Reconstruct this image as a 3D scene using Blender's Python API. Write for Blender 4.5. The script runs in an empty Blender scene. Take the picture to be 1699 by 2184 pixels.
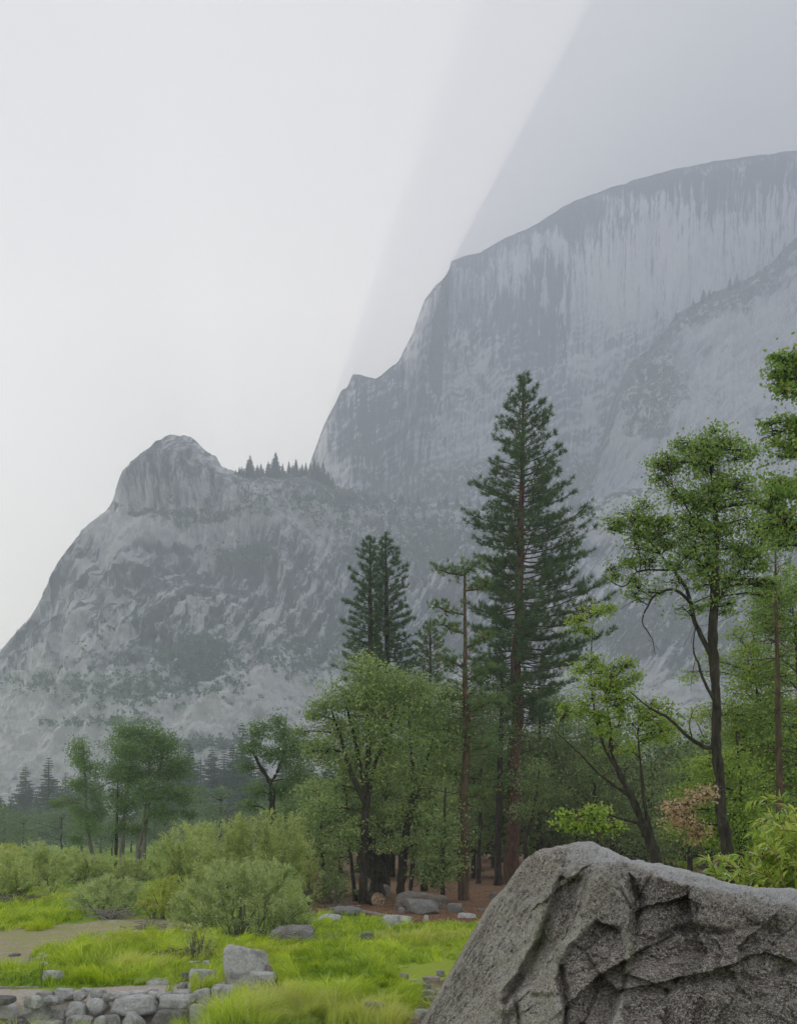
import bpy, math, random
import numpy as np
from mathutils import Vector, Matrix

random.seed(7)
RNG = np.random.default_rng(11)
scene = bpy.context.scene
COL = scene.collection

# ------------------------------------------------------------------ camera
F = 1750.0            # focal length in units of a 1699 px wide picture
CX, HY = 849.5, 1800.0  # column of the optical axis, row of the horizon
CZ = 2.5              # eye height in metres
cam_data = bpy.data.cameras.new("camera")
cam = bpy.data.objects.new("camera", cam_data)
COL.objects.link(cam)
cam.location = (0, 0, CZ)
cam.rotation_euler = (math.radians(90), 0, 0)
cam_data.sensor_fit = 'HORIZONTAL'
cam_data.sensor_width = 36.0
cam_data.lens = 36.0 * F / 1699.0
cam_data.shift_y = (HY - 1092.0) / 1699.0
cam_data.clip_start = 0.1
cam_data.clip_end = 20000
scene.camera = cam

# ------------------------------------------------------------------ world, sun, exposure
SUN_AZ, SUN_EL = math.radians(-10.0), math.radians(14.2)
world = bpy.data.worlds.new("World")
scene.world = world
world.use_nodes = True
wn, wl = world.node_tree.nodes, world.node_tree.links
wn.clear()
sky = wn.new('ShaderNodeTexSky'); sky.sky_type = 'NISHITA'
sky.sun_disc = False
sky.sun_elevation = SUN_EL
sky.sun_rotation = SUN_AZ
sky.air_density = 1.0; sky.dust_density = 1.5; sky.ozone_density = 1.0
hsv = wn.new('ShaderNodeHueSaturation'); hsv.inputs['Saturation'].default_value = 1.7
bg = wn.new('ShaderNodeBackground'); bg.inputs['Strength'].default_value = 0.108
wo = wn.new('ShaderNodeOutputWorld')
gam = wn.new('ShaderNodeGamma'); gam.inputs['Gamma'].default_value = 0.05   # thick smoke evens the sky out
wl.new(sky.outputs[0], gam.inputs[0]); wl.new(gam.outputs[0], hsv.inputs['Color']); wl.new(hsv.outputs[0], bg.inputs[0]); wl.new(bg.outputs[0], wo.inputs[0])

sun_data = bpy.data.lights.new("sun", 'SUN')
sun_data.energy = 2.2
sun_data.angle = math.radians(0.5)
sun_data.color = (1.0, 0.85, 0.66)
sun = bpy.data.objects.new("sun", sun_data); COL.objects.link(sun)
sd = Vector((math.sin(SUN_AZ) * math.cos(SUN_EL), math.cos(SUN_AZ) * math.cos(SUN_EL), math.sin(SUN_EL)))
sun.rotation_euler = sd.to_track_quat('Z', 'Y').to_euler()
sun.location = (0, -5, 30)

vs = scene.view_settings
scene.display_settings.display_device = 'sRGB'
vs.view_transform = 'Standard'; vs.look = 'None'; vs.gamma = 1.0; vs.use_curve_mapping = False
vs.exposure = 2.8
cy = scene.cycles
cy.max_bounces = 14; cy.diffuse_bounces = 10; cy.glossy_bounces = 1; cy.transmission_bounces = 3
cy.transparent_max_bounces = 4; cy.volume_bounces = 12
cy.use_denoising = True
try:
    cy.denoiser = 'OPENIMAGEDENOISE'
    cy.denoising_input_passes = 'RGB_ALBEDO_NORMAL'
    cy.denoising_prefilter = 'NONE'
except Exception:
    pass
cy.sample_clamp_indirect = 6.0

# ------------------------------------------------------------------ helpers
def P(px, py, Y):
    """world point at distance Y that the picture shows at (px, py) of 1699 x 2184"""
    return ((px - CX) / F * Y, Y, CZ + (HY - py) / F * Y)

def GX(px, Y):
    return (px - CX) / F * Y

_perm = np.random.default_rng(3).permutation(256).astype(np.int32)
_perm = np.concatenate([_perm, _perm, _perm])
_g = np.random.default_rng(4).normal(size=(256, 3)); _g /= np.linalg.norm(_g, axis=1)[:, None]
_g = _g.astype(np.float32)

def perlin(p):
    p = np.asarray(p, dtype=np.float64)
    i = np.floor(p).astype(np.int64); f = (p - i).astype(np.float32)
    i = (i & 255).astype(np.int32)
    w = f * f * f * (f * (f * 6 - 15) + 10)
    out = np.zeros(len(p), np.float32)
    for dx in (0, 1):
        wx = w[:, 0] if dx else 1 - w[:, 0]
        a = _perm[i[:, 0] + dx]
        for dy in (0, 1):
            wy = w[:, 1] if dy else 1 - w[:, 1]
            b = _perm[a + i[:, 1] + dy]
            for dz in (0, 1):
                wz = w[:, 2] if dz else 1 - w[:, 2]
                h = _perm[b + i[:, 2] + dz]
                g = _g[h]
                d = g[:, 0] * (f[:, 0] - dx) + g[:, 1] * (f[:, 1] - dy) + g[:, 2] * (f[:, 2] - dz)
                out += wx * wy * wz * d
    return out * 1.6

def fbm(p, octaves=5, gain=0.5, lac=2.03, ridged=False):
    p = np.asarray(p, dtype=np.float64); s = np.zeros(len(p), np.float32); a = 1.0
    for k in range(octaves):
        n = perlin(p + k * 17.3)
        s += a * ((1 - 2 * np.abs(n)) if ridged else n)
        p = p * lac; a *= gain
    return s

def sstep(a, b, x):
    t = np.clip((x - a) / (b - a), 0, 1)
    return t * t * (3 - 2 * t)

def raw_mesh(name, verts, faces, mat=None, smooth=True, attrs=None, mat_idx=None, mats=None):
    """verts (n,3); faces: (m,3|4) array or list of such arrays"""
    me = bpy.data.meshes.new(name)
    if not isinstance(faces, (list, tuple)):
        faces = [faces]
    faces = [np.asarray(f, np.int32) for f in faces if len(f)]
    verts = np.asarray(verts, np.float32)
    me.vertices.add(len(verts)); me.vertices.foreach_set('co', verts.ravel())
    nl = sum(f.size for f in faces); nf = sum(len(f) for f in faces)
    me.loops.add(nl); me.polygons.add(nf)
    me.loops.foreach_set('vertex_index', np.concatenate([f.ravel() for f in faces]))
    starts, o = [], 0
    for f in faces:
        k = f.shape[1]
        starts.append(o + np.arange(len(f)) * k); o += f.size
    me.polygons.foreach_set('loop_start', np.concatenate(starts).astype(np.int32))
    me.polygons.foreach_set('use_smooth', np.full(nf, bool(smooth)))
    if mat_idx is not None:
        me.polygons.foreach_set('material_index', np.asarray(mat_idx, np.int32))
    me.update(calc_edges=True)
    for k, v in (attrs or {}).items():
        v = np.asarray(v, np.float32)
        if v.ndim == 1:
            a = me.attributes.new(k, 'FLOAT', 'POINT'); a.data.foreach_set('value', v)
        else:
            a = me.attributes.new(k, 'FLOAT_VECTOR', 'POINT'); a.data.foreach_set('vector', v.ravel())
    for m in (mats or ([mat] if mat else [])):
        me.materials.append(m)
    return me

def link(name, me, parent=None, loc=None, rotz=0.0, scale=None):
    o = bpy.data.objects.new(name, me); COL.objects.link(o)
    if parent: o.parent = parent
    if loc is not None: o.location = loc
    if rotz: o.rotation_euler = (0, 0, rotz)
    if scale is not None: o.scale = scale if hasattr(scale, '__len__') else (scale,) * 3
    return o

def tag(o, label=None, cat=None, group=None, kind=None):
    if label: o['label'] = label
    if cat: o['category'] = cat
    if group: o['group'] = group
    if kind: o['kind'] = kind
    return o

def thing(name, label, cat, loc=(0, 0, 0), group=None, rotz=0.0):
    o = bpy.data.objects.new(name, None); COL.objects.link(o)
    o.empty_display_size = 0.3
    o.location = loc; o.rotation_euler = (0, 0, rotz)
    return tag(o, label, cat, group)

def grid_faces(nr, nc, wrap=False):
    r = np.arange(nr - 1)[:, None]; c = np.arange(nc if wrap else nc - 1)[None, :]
    c2 = (c + 1) % nc
    return np.stack([(r * nc + c), (r * nc + c2), ((r + 1) * nc + c2), ((r + 1) * nc + c)], -1).reshape(-1, 4)

# --- node helpers
class NT:
    def __init__(s, name):
        s.m = bpy.data.materials.new(name); s.m.use_nodes = True
        s.n, s.l = s.m.node_tree.nodes, s.m.node_tree.links
        s.n.clear()
        s.out = s.n.new('ShaderNodeOutputMaterial')
        s.bsdf = s.n.new('ShaderNodeBsdfPrincipled')
        s.l.new(s.bsdf.outputs[0], s.out.inputs[0])
        s.bsdf.inputs['Roughness'].default_value = 0.85
        s.bsdf.inputs['Specular IOR Level'].default_value = 0.25
        s.tc = s.n.new('ShaderNodeTexCoord')
    def put(s, sock, v):
        if hasattr(v, 'is_output'): s.l.new(v, sock)
        elif isinstance(v, (tuple, list)) and len(v) == 3 and sock.type == 'RGBA': sock.default_value = (*v, 1)
        else: sock.default_value = v
    def mapping(s, vec, scale=(1, 1, 1), rot=(0, 0, 0)):
        n = s.n.new('ShaderNodeMapping'); s.put(n.inputs['Vector'], vec)
        n.inputs['Scale'].default_value = scale; n.inputs['Rotation'].default_value = rot
        return n.outputs[0]
    def noise(s, vec, scale=1.0, detail=4.0, rough=0.55, dist=0.0):
        n = s.n.new('ShaderNodeTexNoise'); s.put(n.inputs['Vector'], vec)
        n.inputs['Scale'].default_value = scale; n.inputs['Detail'].default_value = detail
        n.inputs['Roughness'].default_value = rough; n.inputs['Distortion'].default_value = dist
        return n.outputs['Fac']
    def voronoi(s, vec, scale=1.0, feature='F1', out='Distance'):
        n = s.n.new('ShaderNodeTexVoronoi'); n.feature = feature; s.put(n.inputs['Vector'], vec)
        n.inputs['Scale'].default_value = scale
        return n.outputs[out]
    def ramp(s, fac, pts):
        n = s.n.new('ShaderNodeValToRGB'); s.put(n.inputs[0], fac)
        e = n.color_ramp.elements
        while len(e) > 1: e.remove(e[-1])
        for k, (p, c) in enumerate(pts):
            x = e[0] if k == 0 else e.new(p)
            x.position = p
            x.color = (c, c, c, 1) if not hasattr(c, '__len__') else (*c, 1)
        return n.outputs[0]
    def mix(s, fac, a, b, mode='MIX'):
        n = s.n.new('ShaderNodeMix'); n.data_type = 'RGBA'; n.blend_type = mode
        s.put(n.inputs['Factor'], fac); s.put(n.inputs[6], a); s.put(n.inputs[7], b)
        return n.outputs[2]
    def math(s, op, a, b=0.0):
        n = s.n.new('ShaderNodeMath'); n.operation = op
        s.put(n.inputs[0], a); s.put(n.inputs[1], b)
        return n.outputs[0]
    def attr(s, name, out='Fac'):
        n = s.n.new('ShaderNodeAttribute'); n.attribute_name = name
        return n.outputs[out]
    def obj_random(s):
        return s.n.new('ShaderNodeObjectInfo').outputs['Random']
    def bump(s, h, strength=0.5, dist=0.1):
        n = s.n.new('ShaderNodeBump'); s.put(n.inputs['Height'], h)
        n.inputs['Strength'].default_value = strength; n.inputs['Distance'].default_value = dist
        s.l.new(n.outputs[0], s.bsdf.inputs['Normal'])
    def color(s, v): s.put(s.bsdf.inputs['Base Color'], v)
# ------------------------------------------------------------------ materials of the large structure
def mat_cliff(name):
    """bare granite: 'alb' carries the stains, slabs, joints and painted overhang shade of the face, 'veg' the scrub; the nodes add grain"""
    t = NT(name); pos = t.tc.outputs['Object']
    fine = t.noise(t.mapping(pos, (0.30, 0.18, 0.20)), 1.0, 8, 0.72, 0.8)
    vert = t.noise(t.mapping(pos, (0.55, 0.12, 0.035)), 1.0, 5, 0.65, 0.2)
    alb = t.attr('alb')
    k = t.math('ADD', alb, t.math('MULTIPLY', t.math('SUBTRACT', fine, 0.5), 0.42))
    k = t.math('ADD', k, t.math('MULTIPLY', t.math('SUBTRACT', vert, 0.5), 0.30))
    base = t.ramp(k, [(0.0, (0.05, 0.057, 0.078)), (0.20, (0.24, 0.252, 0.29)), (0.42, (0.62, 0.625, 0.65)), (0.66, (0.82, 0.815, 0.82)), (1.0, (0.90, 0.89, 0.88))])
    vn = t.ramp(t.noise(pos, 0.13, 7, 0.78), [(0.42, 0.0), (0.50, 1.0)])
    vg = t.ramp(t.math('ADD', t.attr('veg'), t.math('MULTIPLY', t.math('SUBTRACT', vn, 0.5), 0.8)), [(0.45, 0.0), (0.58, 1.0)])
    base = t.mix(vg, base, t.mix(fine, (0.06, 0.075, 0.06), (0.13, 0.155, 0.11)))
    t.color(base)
    t.bump(t.noise(t.mapping(pos, (0.3, 0.3, 0.18)), 1.0, 8, 0.65, 0.5), 1.0, 6.0)
    t.bsdf.inputs['Roughness'].default_value = 0.9
    return t.m

M_DOME = mat_cliff("dome_granite")
M_PEAK = mat_cliff("peak_granite")
M_BUTT = mat_cliff("buttress_granite")

def f2(x, y, sx, sy, o=5, g=0.6, seed=0.0, ang=0.0, ridged=False):
    """noise over the face, stretched and turned"""
    c, s_ = math.cos(math.radians(ang)), math.sin(math.radians(ang))
    return fbm(np.stack([(x * c + y * s_) / sx, (-x * s_ + y * c) / sy, np.full_like(x, seed * 7.7 + 0.5)], 1), o, g, ridged=ridged)

def blob(px, py, cx, cy, rx, ry, soft=0.6, ang=0.0, wob=None):
    """soft ellipse mask in picture units (used to place stains, scrub, pale slabs on a face)"""
    c, s = math.cos(math.radians(ang)), math.sin(math.radians(ang))
    dx, dy = px - cx, py - cy
    u, v = (c * dx + s * dy) / rx, (-s * dx + c * dy) / ry
    d = np.sqrt(u * u + v * v)
    if wob is not None: d = d + wob * 0.45
    return 1 - sstep(1 - soft, 1 + soft * 0.6, d)

def cliff(name, ridge, Yr, base, prof, px0, px1, nc, nr, mat, disp, masks, back=300, edge=2.0, arete=0.0):
    """A mountain: its front face runs from the ridge line down to its foot, its back falls away behind.
    ridge [(px,py)], Yr [(px, distance)], base [(px, distance)], prof [(t, share of the run)]"""
    wpx = np.concatenate([np.linspace(px0, min(px0, -40), 2)[:1], np.array([-20.0, 1720.0]), [px1]]) if px0 < -40 else np.array([px0, 1720.0, px1])
    wid = np.diff(wpx); wts = np.where((wpx[:-1] < -20) | (wpx[1:] > 1720), 0.22, 1.0) * wid
    px = np.interp(np.linspace(0, 1, nc), np.concatenate([[0], np.cumsum(wts) / wts.sum()]), wpx)
    rp = np.array(ridge); ry = np.interp(px, rp[:, 0], rp[:, 1])
    n1 = fbm(np.stack([px * 0.05, px * 0, px * 0 + 5.5], 1), 5, 0.65)
    ry = ry + n1 * edge
    yr = np.interp(px, *np.array(Yr).T); yb = np.interp(px, *np.array(base).T)
    t = np.linspace(0, 1, nr) ** 1.0
    pf = np.interp(t, *np.array(prof).T)
    yr2 = []
    for tt_ in t:
        y_ = np.interp(px + arete * tt_ + 10 * n1, *np.array(Yr).T)
        if arete:
            k_ = max(1, int(1 + min(tt_, 0.35) * 1500 / (px[len(px) // 3 + 1] - px[len(px) // 3])))
            ker = np.ones(k_) / k_; y_ = np.convolve(np.pad(y_, (k_ // 2, k_ - 1 - k_ // 2), mode='edge'), ker, mode='valid')
        yr2.append(y_)
    yr2 = np.stack(yr2)
    foot = 1840.0
    PY = ry[None, :] + (foot - ry)[None, :] * t[:, None]
    PX = np.broadcast_to(px[None, :], PY.shape)
    YY = yr2 - (yr2 - yb[None, :]) * pf[:, None]
    X = (PX - CX) / F * yr[None, :]            # a column keeps its X, so cliffs stand plumb
    X = X + ((PX - CX) / F * YY - X)
    Z = CZ + (HY - PY) / F * YY
    p = np.stack([X.ravel(), YY.ravel(), Z.ravel()], 1)
    d = disp(p, PX.ravel(), PY.ravel())
    tt = np.repeat(t, nc)
    d = np.maximum(d, -0.45 * tt * YY.ravel())
    fade = sstep(0.0, 0.03, tt) * (1 - sstep(0.93, 1.0, tt))
    p[:, 1] += d * fade
    keep = sstep(0, 0.05, tt)
    p[:, 2] -= d * fade * 0.25 * keep
    # back side
    nb = 10
    s = np.linspace(0, 1, nb + 1)[1:][::-1]
    top = p[:nc]
    bx = np.repeat(top[None, :, 0], nb, 0) * (1 + 0.15 * s[:, None])
    by = top[None, :, 1] + back * s[:, None]
    bz = (top[None, :, 2] + 3) * (1 - s[:, None] ** 1.3) - 3
    b = np.stack([bx, by, bz], -1).reshape(-1, 3)
    allp = np.concatenate([b, p])
    at = {}
    w = fbm(p * 0.02, 5, 0.6)
    mk = masks(PX.ravel(), PY.ravel(), w, p)
    for k, v in mk.items():
        at[k] = np.concatenate([np.zeros(len(b), np.float32), v.astype(np.float32)])
    f = grid_faces(nb + nr, nc)[:, ::-1]
    me = raw_mesh(name, allp, f, mat, True, at)
    o = link(name, me)
    return o, (px, ry, p.reshape(nr, nc, 3))

# ------------------------------------------------------------------ the great dome
DOME_RIDGE = [(480, 1830), (600, 1560), (640, 1080), (660, 990), (690, 910), (715, 860), (728, 832), (740, 826), (752, 797), (772, 800),
    (800, 808), (812, 800), (835, 780), (850, 770), (862, 745), (880, 710), (895, 668), (905, 640), (922, 618), (945, 595),
    (958, 575), (962, 556), (990, 545), (1030, 535), (1060, 515), (1120, 490), (1220, 430), (1300, 400), (1380, 375),
    (1450, 358), (1530, 342), (1620, 330), (1699, 320), (1800, 310), (1950, 325), (2100, 380), (2300, 600), (2500, 950), (2700, 1500)]
def dome_disp(p, px, py):
    q = p.copy()
    d = fbm(q * np.array([0.006, 0.006, 0.0025]), 5, 0.55) * 22
    d += fbm(q * np.array([0.03, 0.02, 0.006]), 5, 0.6, ridged=True) * -4.5
    d += fbm(q * np.array([0.09, 0.06, 0.02]), 4, 0.6) * 2.0
    # exfoliation arcs and ledges low on the wall
    d += np.where(np.abs(((p[:, 2] + p[:, 0] * 0.25 + fbm(p * 0.008, 4) * 60) % 140) - 70) < 4, 5, 0) * sstep(650, 760, py)
    return d
def dome_masks(px, py, w, p):
    rr = np.interp(px, *np.array(DOME_RIDGE).T); h = py - rr
    alb = 0.66 + 0.10 * f2(px, py, 160, 200, 4, 0.55, 1) + 0.08 * f2(px, py, 14, 60, 5, 0.6, 2)
    # black water streaks hanging from the rim
    z = 0 * px
    top = 25 + 45 * (f2(px, z, 60, 1, 3, 0.6, 3) + 0.6)
    ln = 150 + 190 * (f2(px, z, 26, 1, 5, 0.75, 4) + 0.15)
    st = f2(px, py, 5.0, 240, 4, 0.75, 5) + 0.5 * f2(px, py, 2.6, 160, 2, 0.6, 6)
    gate = sstep(0, 22, h - top * 0.6) * (1 - sstep(0.55, 1.0, (h - top) / np.maximum(ln, 25))) * sstep(1150, 1280, px + 40 * w)
    alb -= gate * sstep(-0.12, 0.45, st) * 0.52
    alb += gate * sstep(0.05, 0.5, -st) * 0.10
    # faint streaks all over the wall
    alb -= 0.16 * sstep(0.1, 0.7, f2(px, py, 7, 300, 5, 0.7, 7)) * (1 - sstep(880, 1000, py))
    # big dark stains with ragged, hanging edges
    rag = f2(px, py, 9, 70, 5, 0.7, 8)
    for cx, cy, rx, ry, an, k in [(1160, 650, 50, 115, 12, 0.42), (1095, 690, 55, 70, 0, 0.20), (1530, 430, 105, 62, 8, 0.34), (1240, 470, 130, 46, -22, 0.26), (1420, 400, 140, 34, -14, 0.28),
                                  (1000, 640, 100, 120, -30, 0.20), (830, 900, 100, 130, -60, 0.22), (760, 930, 60, 110, 0, 0.16), (1130, 760, 90, 60, 0, 0.18), (1640, 380, 90, 40, 0, 0.30)]:
        d = np.sqrt(((px - cx) / rx) ** 2 + ((py - cy) / ry) ** 2)
        alb -= 1.45 * k * (1 - sstep(0.55, 1.15, d + rag * 0.55))
    alb -= 0.36 * (1 - sstep(6, 60, h + 26 * w)) * sstep(940, 990, px)
    # clean pale scars
    rag2 = f2(px, py, 16, 34, 5, 0.65, 9)
    for cx, cy, rx, ry, k in [(1252, 890, 26, 38, 0.34), (1158, 640, 10, 52, 0.42), (1225, 790, 60, 60, 0.14), (1350, 560, 120, 170, 0.14), (1620, 450, 90, 90, 0.16), (1450, 560, 60, 120, 0.12), (1000, 960, 150, 110, 0.10), (695, 960, 12, 60, 0.18), (880, 820, 24, 120, 0.10)]:
        d = np.sqrt(((px - cx) / rx) ** 2 + ((py - cy) / ry) ** 2)
        alb += 1.3 * k * (1 - sstep(0.6, 1.0, d + rag2 * 0.5))
    # slanting joints and flakes low on the wall
    j = f2(px, py, 120, 7, 4, 0.6, 10, -24, True)
    alb -= 0.34 * sstep(0.86, 1.10, j) * sstep(640, 760, py)
    j = f2(px, py, 6, 140, 4, 0.6, 11, 6, True); alb -= 0.20 * sstep(0.95, 1.2, j)
    arc = np.abs(f2(px, py, 90, 260, 3, 0.5, 61, 4)); alb -= 0.20 * (1 - sstep(0.0, 0.03, arc)) * (1 - sstep(900, 1000, px) * 0.6)
    arc = np.abs(f2(px, py, 240, 70, 3, 0.5, 62, -22)); alb -= 0.24 * (1 - sstep(0.0, 0.03, arc)) * sstep(640, 760, py)
    veg = np.maximum(blob(px, py, 1100, 1040, 260, 34, 0.8, 0, w) * 0.62, (1 - sstep(2, 9, h)) * 0.45)
    return dict(alb=alb, veg=veg)
dome, dome_grid = cliff("mountain_dome", DOME_RIDGE, [(300, 940), (946, 940), (964, 1190), (2700, 1190)], [(300, 700), (2700, 760)],
    [(0, 0), (0.03, 0.05), (0.06, 0.09), (0.45, 0.20), (0.55, 0.30), (1, 1)], 500, 2600, 600, 260, M_DOME, dome_disp, dome_masks, back=300, edge=2.2, arete=120.0)
tag(dome, "great grey granite dome with a sheer streaked face above the valley", kind='structure')

# ------------------------------------------------------------------ the buttress under it
BUTT_RIDGE = [(1100, 1500), (1190, 1120), (1227, 1045), (1265, 996), (1290, 912), (1316, 829), (1335, 784), (1380, 746), (1412, 714), (1444, 669),
    (1521, 624), (1598, 592), (1649, 554), (1700, 502), (1800, 440), (1950, 400), (2150, 480), (2400, 800), (2700, 1500)]
def butt_disp(p, px, py):
    d = fbm(p * 0.007, 5, 0.55) * 18
    d += fbm(p * np.array([0.03, 0.03, 0.012]), 5, 0.6, ridged=True) * -6
    d += fbm(p * 0.1, 4, 0.6) * 2.5
    return d
def butt_masks(px, py, w, p):
    rr = np.interp(px, *np.array(BUTT_RIDGE).T); h = py - rr
    alb = 0.54 + 0.12 * f2(px, py, 120, 120, 4, 0.6, 21) + 0.16 * f2(px, py, 46, 12, 5, 0.7, 22, -38)
    alb += 0.22 * sstep(0.0, 0.7, f2(px, py, 10, 60, 5, 0.65, 23, 12)) * blob(px, py, 1430, 850, 170, 150, 0.9)
    rag = f2(px, py, 40, 12, 5, 0.65, 24, -38)
    for cx, cy, rx, ry, k in [(1600, 690, 150, 60, 0.22), (1650, 840, 130, 50, 0.24), (1500, 900, 120, 40, 0.18), (1560, 780, 70, 40, 0.15)]:
        d = np.sqrt(((px - cx) / rx) ** 2 + ((py - cy) / ry) ** 2); alb += k * (1 - sstep(0.5, 1.1, d + rag * 0.5))
    alb -= 0.2 * sstep(0.9, 1.15, f2(px, py, 90, 8, 4, 0.6, 25, -36, True))
    alb -= 0.16 * (1 - sstep(20, 90, h + 40 * w))
    veg = (1 - sstep(10, 75, h + w * 40)) * 0.62
    veg = np.maximum(veg, blob(px, py, 1370, 840, 80, 90, 0.8, -20, w) * 0.5)
    return dict(alb=alb, veg=veg)
butt, butt_grid = cliff("mountain_buttress", BUTT_RIDGE, [(1100, 960), (2700, 960)], [(1100, 640), (2700, 640)],
    [(0, 0), (0.4, 0.35), (1, 1)], 1120, 2650, 330, 210, M_BUTT, butt_disp, butt_masks, back=60, edge=4)
tag(butt, "pale rock buttress leaning against the foot of the dome wall, trees along its crest", kind='structure')

# ------------------------------------------------------------------ the lower peak and shelf
PEAK_RIDGE = [(-900, 1830), (-500, 1790), (-200, 1620), (0, 1390), (33, 1350), (60, 1322), (95, 1262), (120, 1228), (150, 1178), (190, 1122),
    (235, 1078), (250, 1040), (262, 1018), (278, 985), (300, 968), (330, 942), (350, 932), (375, 926), (402, 930), (420, 942),
    (440, 965), (460, 972), (475, 997), (500, 1006), (530, 1012), (600, 1012), (660, 1010), (700, 1030), (760, 1048), (830, 1062),
    (900, 1075), (1030, 1075), (1120, 1082), (1200, 1085), (1260, 1068), (1320, 1048), (1380, 1040), (1450, 1025), (1550, 985),
    (1699, 930), (1900, 850), (2200, 800), (2600, 900)]
def peak_disp(p, px, py):
    q = p @ np.array([[0.9, 0, 0.35], [0, 1, 0], [-0.35, 0, 0.9]])   # gullies run obliquely down the face
    d = fbm(p * 0.008, 5, 0.55) * 24
    d += fbm(q * np.array([0.022, 0.02, 0.008]), 5, 0.6, ridged=True) * -9
    d += fbm(p * np.array([0.06, 0.06, 0.045]), 5, 0.65) * 2.4
    u = (py + fbm(p * 0.012, 4, 0.55) * 46 + px * 0.10) / 52.0; fr = u - np.floor(u)
    d += (fr - 0.5) * 8 * sstep(0.0, 0.12, fr) * sstep(-0.2, 0.5, fbm(p * 0.009 + 20, 3) + 0.25) * sstep(960, 1060, py)
    # overhanging ledge below the summit knob, bowl below it
    led = (1 - sstep(0, 45, np.abs(py - 1085 - (px - 380) * 0.06 - fbm(p * 0.02, 3) * 18))) * blob(px, py, 400, 1085, 190, 60, 0.6)
    d += led * 14
    d += blob(px, py, 430, 1190, 130, 90, 0.9) * 22
    d -= blob(px, py, 340, 1010, 90, 80, 0.9) * 14
    return d
def peak_masks(px, py, w, p):
    rr = np.interp(px, *np.array(PEAK_RIDGE).T); h = py - rr
    w2 = fbm(p * 0.06 + 9, 5, 0.65)
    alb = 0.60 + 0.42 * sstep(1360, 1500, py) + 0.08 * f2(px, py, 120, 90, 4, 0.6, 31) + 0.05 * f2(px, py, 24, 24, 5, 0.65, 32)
    # slanting slabs: light and dark bands down to the left in the middle, flatter to the foot
    b1 = f2(px, py, 130, 11, 5, 0.66, 33, -50); b2 = f2(px, py, 190, 9, 5, 0.66, 34, -16); b3 = f2(px, py, 8, 70, 5, 0.65, 35, 8)
    mid = sstep(1130, 1200, py) * (1 - sstep(1400, 1480, py)); low = sstep(1390, 1470, py); up = 1 - sstep(1090, 1170, py)
    alb += mid * 0.24 * b1 + low * 0.26 * b2 + up * 0.14 * b3
    alb -= 0.40 * sstep(0.90, 1.12, f2(px, py, 140, 12, 4, 0.6, 36, -50, True)) * mid
    alb -= 0.26 * sstep(0.9, 1.15, f2(px, py, 14, 60, 4, 0.62, 37, 24, True)) * (mid + up) * sstep(250, 330, px)
    alb -= 0.32 * sstep(0.92, 1.15, f2(px, py, 220, 8, 4, 0.6, 38, -16, True)) * low
    # dark knob, shade of the overhang line and hollow painted dark
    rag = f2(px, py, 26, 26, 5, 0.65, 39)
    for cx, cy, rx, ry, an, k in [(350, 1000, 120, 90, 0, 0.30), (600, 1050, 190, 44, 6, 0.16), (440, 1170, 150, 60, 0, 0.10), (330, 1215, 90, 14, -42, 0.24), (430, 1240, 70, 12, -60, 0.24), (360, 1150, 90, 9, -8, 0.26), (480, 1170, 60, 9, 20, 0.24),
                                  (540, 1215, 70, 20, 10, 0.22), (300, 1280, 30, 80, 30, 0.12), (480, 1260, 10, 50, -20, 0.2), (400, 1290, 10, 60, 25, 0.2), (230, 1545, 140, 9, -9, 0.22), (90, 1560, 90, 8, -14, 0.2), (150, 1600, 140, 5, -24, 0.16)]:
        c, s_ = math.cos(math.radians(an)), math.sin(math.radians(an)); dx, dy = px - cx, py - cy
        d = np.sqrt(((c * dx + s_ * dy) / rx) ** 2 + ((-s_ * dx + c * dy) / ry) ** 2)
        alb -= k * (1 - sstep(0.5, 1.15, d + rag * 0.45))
    for cx, cy, rx, ry, an, k in [(225, 1395, 110, 34, -12, 0.30), (420, 1330, 80, 40, -32, 0.22), (200, 1520, 330, 34, -15, 0.24), (70, 1600, 280, 54, -24, 0.36), (470, 1530, 120, 34, -20, 0.32), (640, 1460, 160, 44, -12, 0.20), (300, 1340, 40, 24, -40, 0.2),
                                  (1330, 1072, 110, 24, -8, 0.36), (1450, 1180, 260, 90, -20, 0.2), (225, 1205, 70, 16, -34, 0.24), (960, 1240, 130, 50, -25, 0.16), (1180, 1390, 280, 54, -12, 0.22), (390, 1250, 26, 90, 24, 0.14), (520, 1300, 60, 80, 0, 0.10), (650, 1280, 16, 90, 22, 0.2), (1250, 1250, 200, 60, -20, 0.16), (280, 1265, 70, 14, -36, 0.2)]:
        c, s_ = math.cos(math.radians(an)), math.sin(math.radians(an)); dx, dy = px - cx, py - cy
        d = np.sqrt(((c * dx + s_ * dy) / rx) ** 2 + ((-s_ * dx + c * dy) / ry) ** 2)
        alb += k * (1 - sstep(0.45, 1.1, d + rag * 0.5))
    alb += 0.42 * np.exp(-((px - (603 - (py - 1240) * 0.25 + rag * 9)) / (5 + 5 * sstep(1250, 1330, py))) ** 2) * sstep(1225, 1245, py) * (1 - sstep(1350, 1380, py))
    alb += 0.30 * np.exp(-((px - (505 - (py - 1320) * 0.3 + rag * 8)) / 5.0) ** 2) * sstep(1300, 1330, py) * (1 - sstep(1390, 1420, py))
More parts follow.
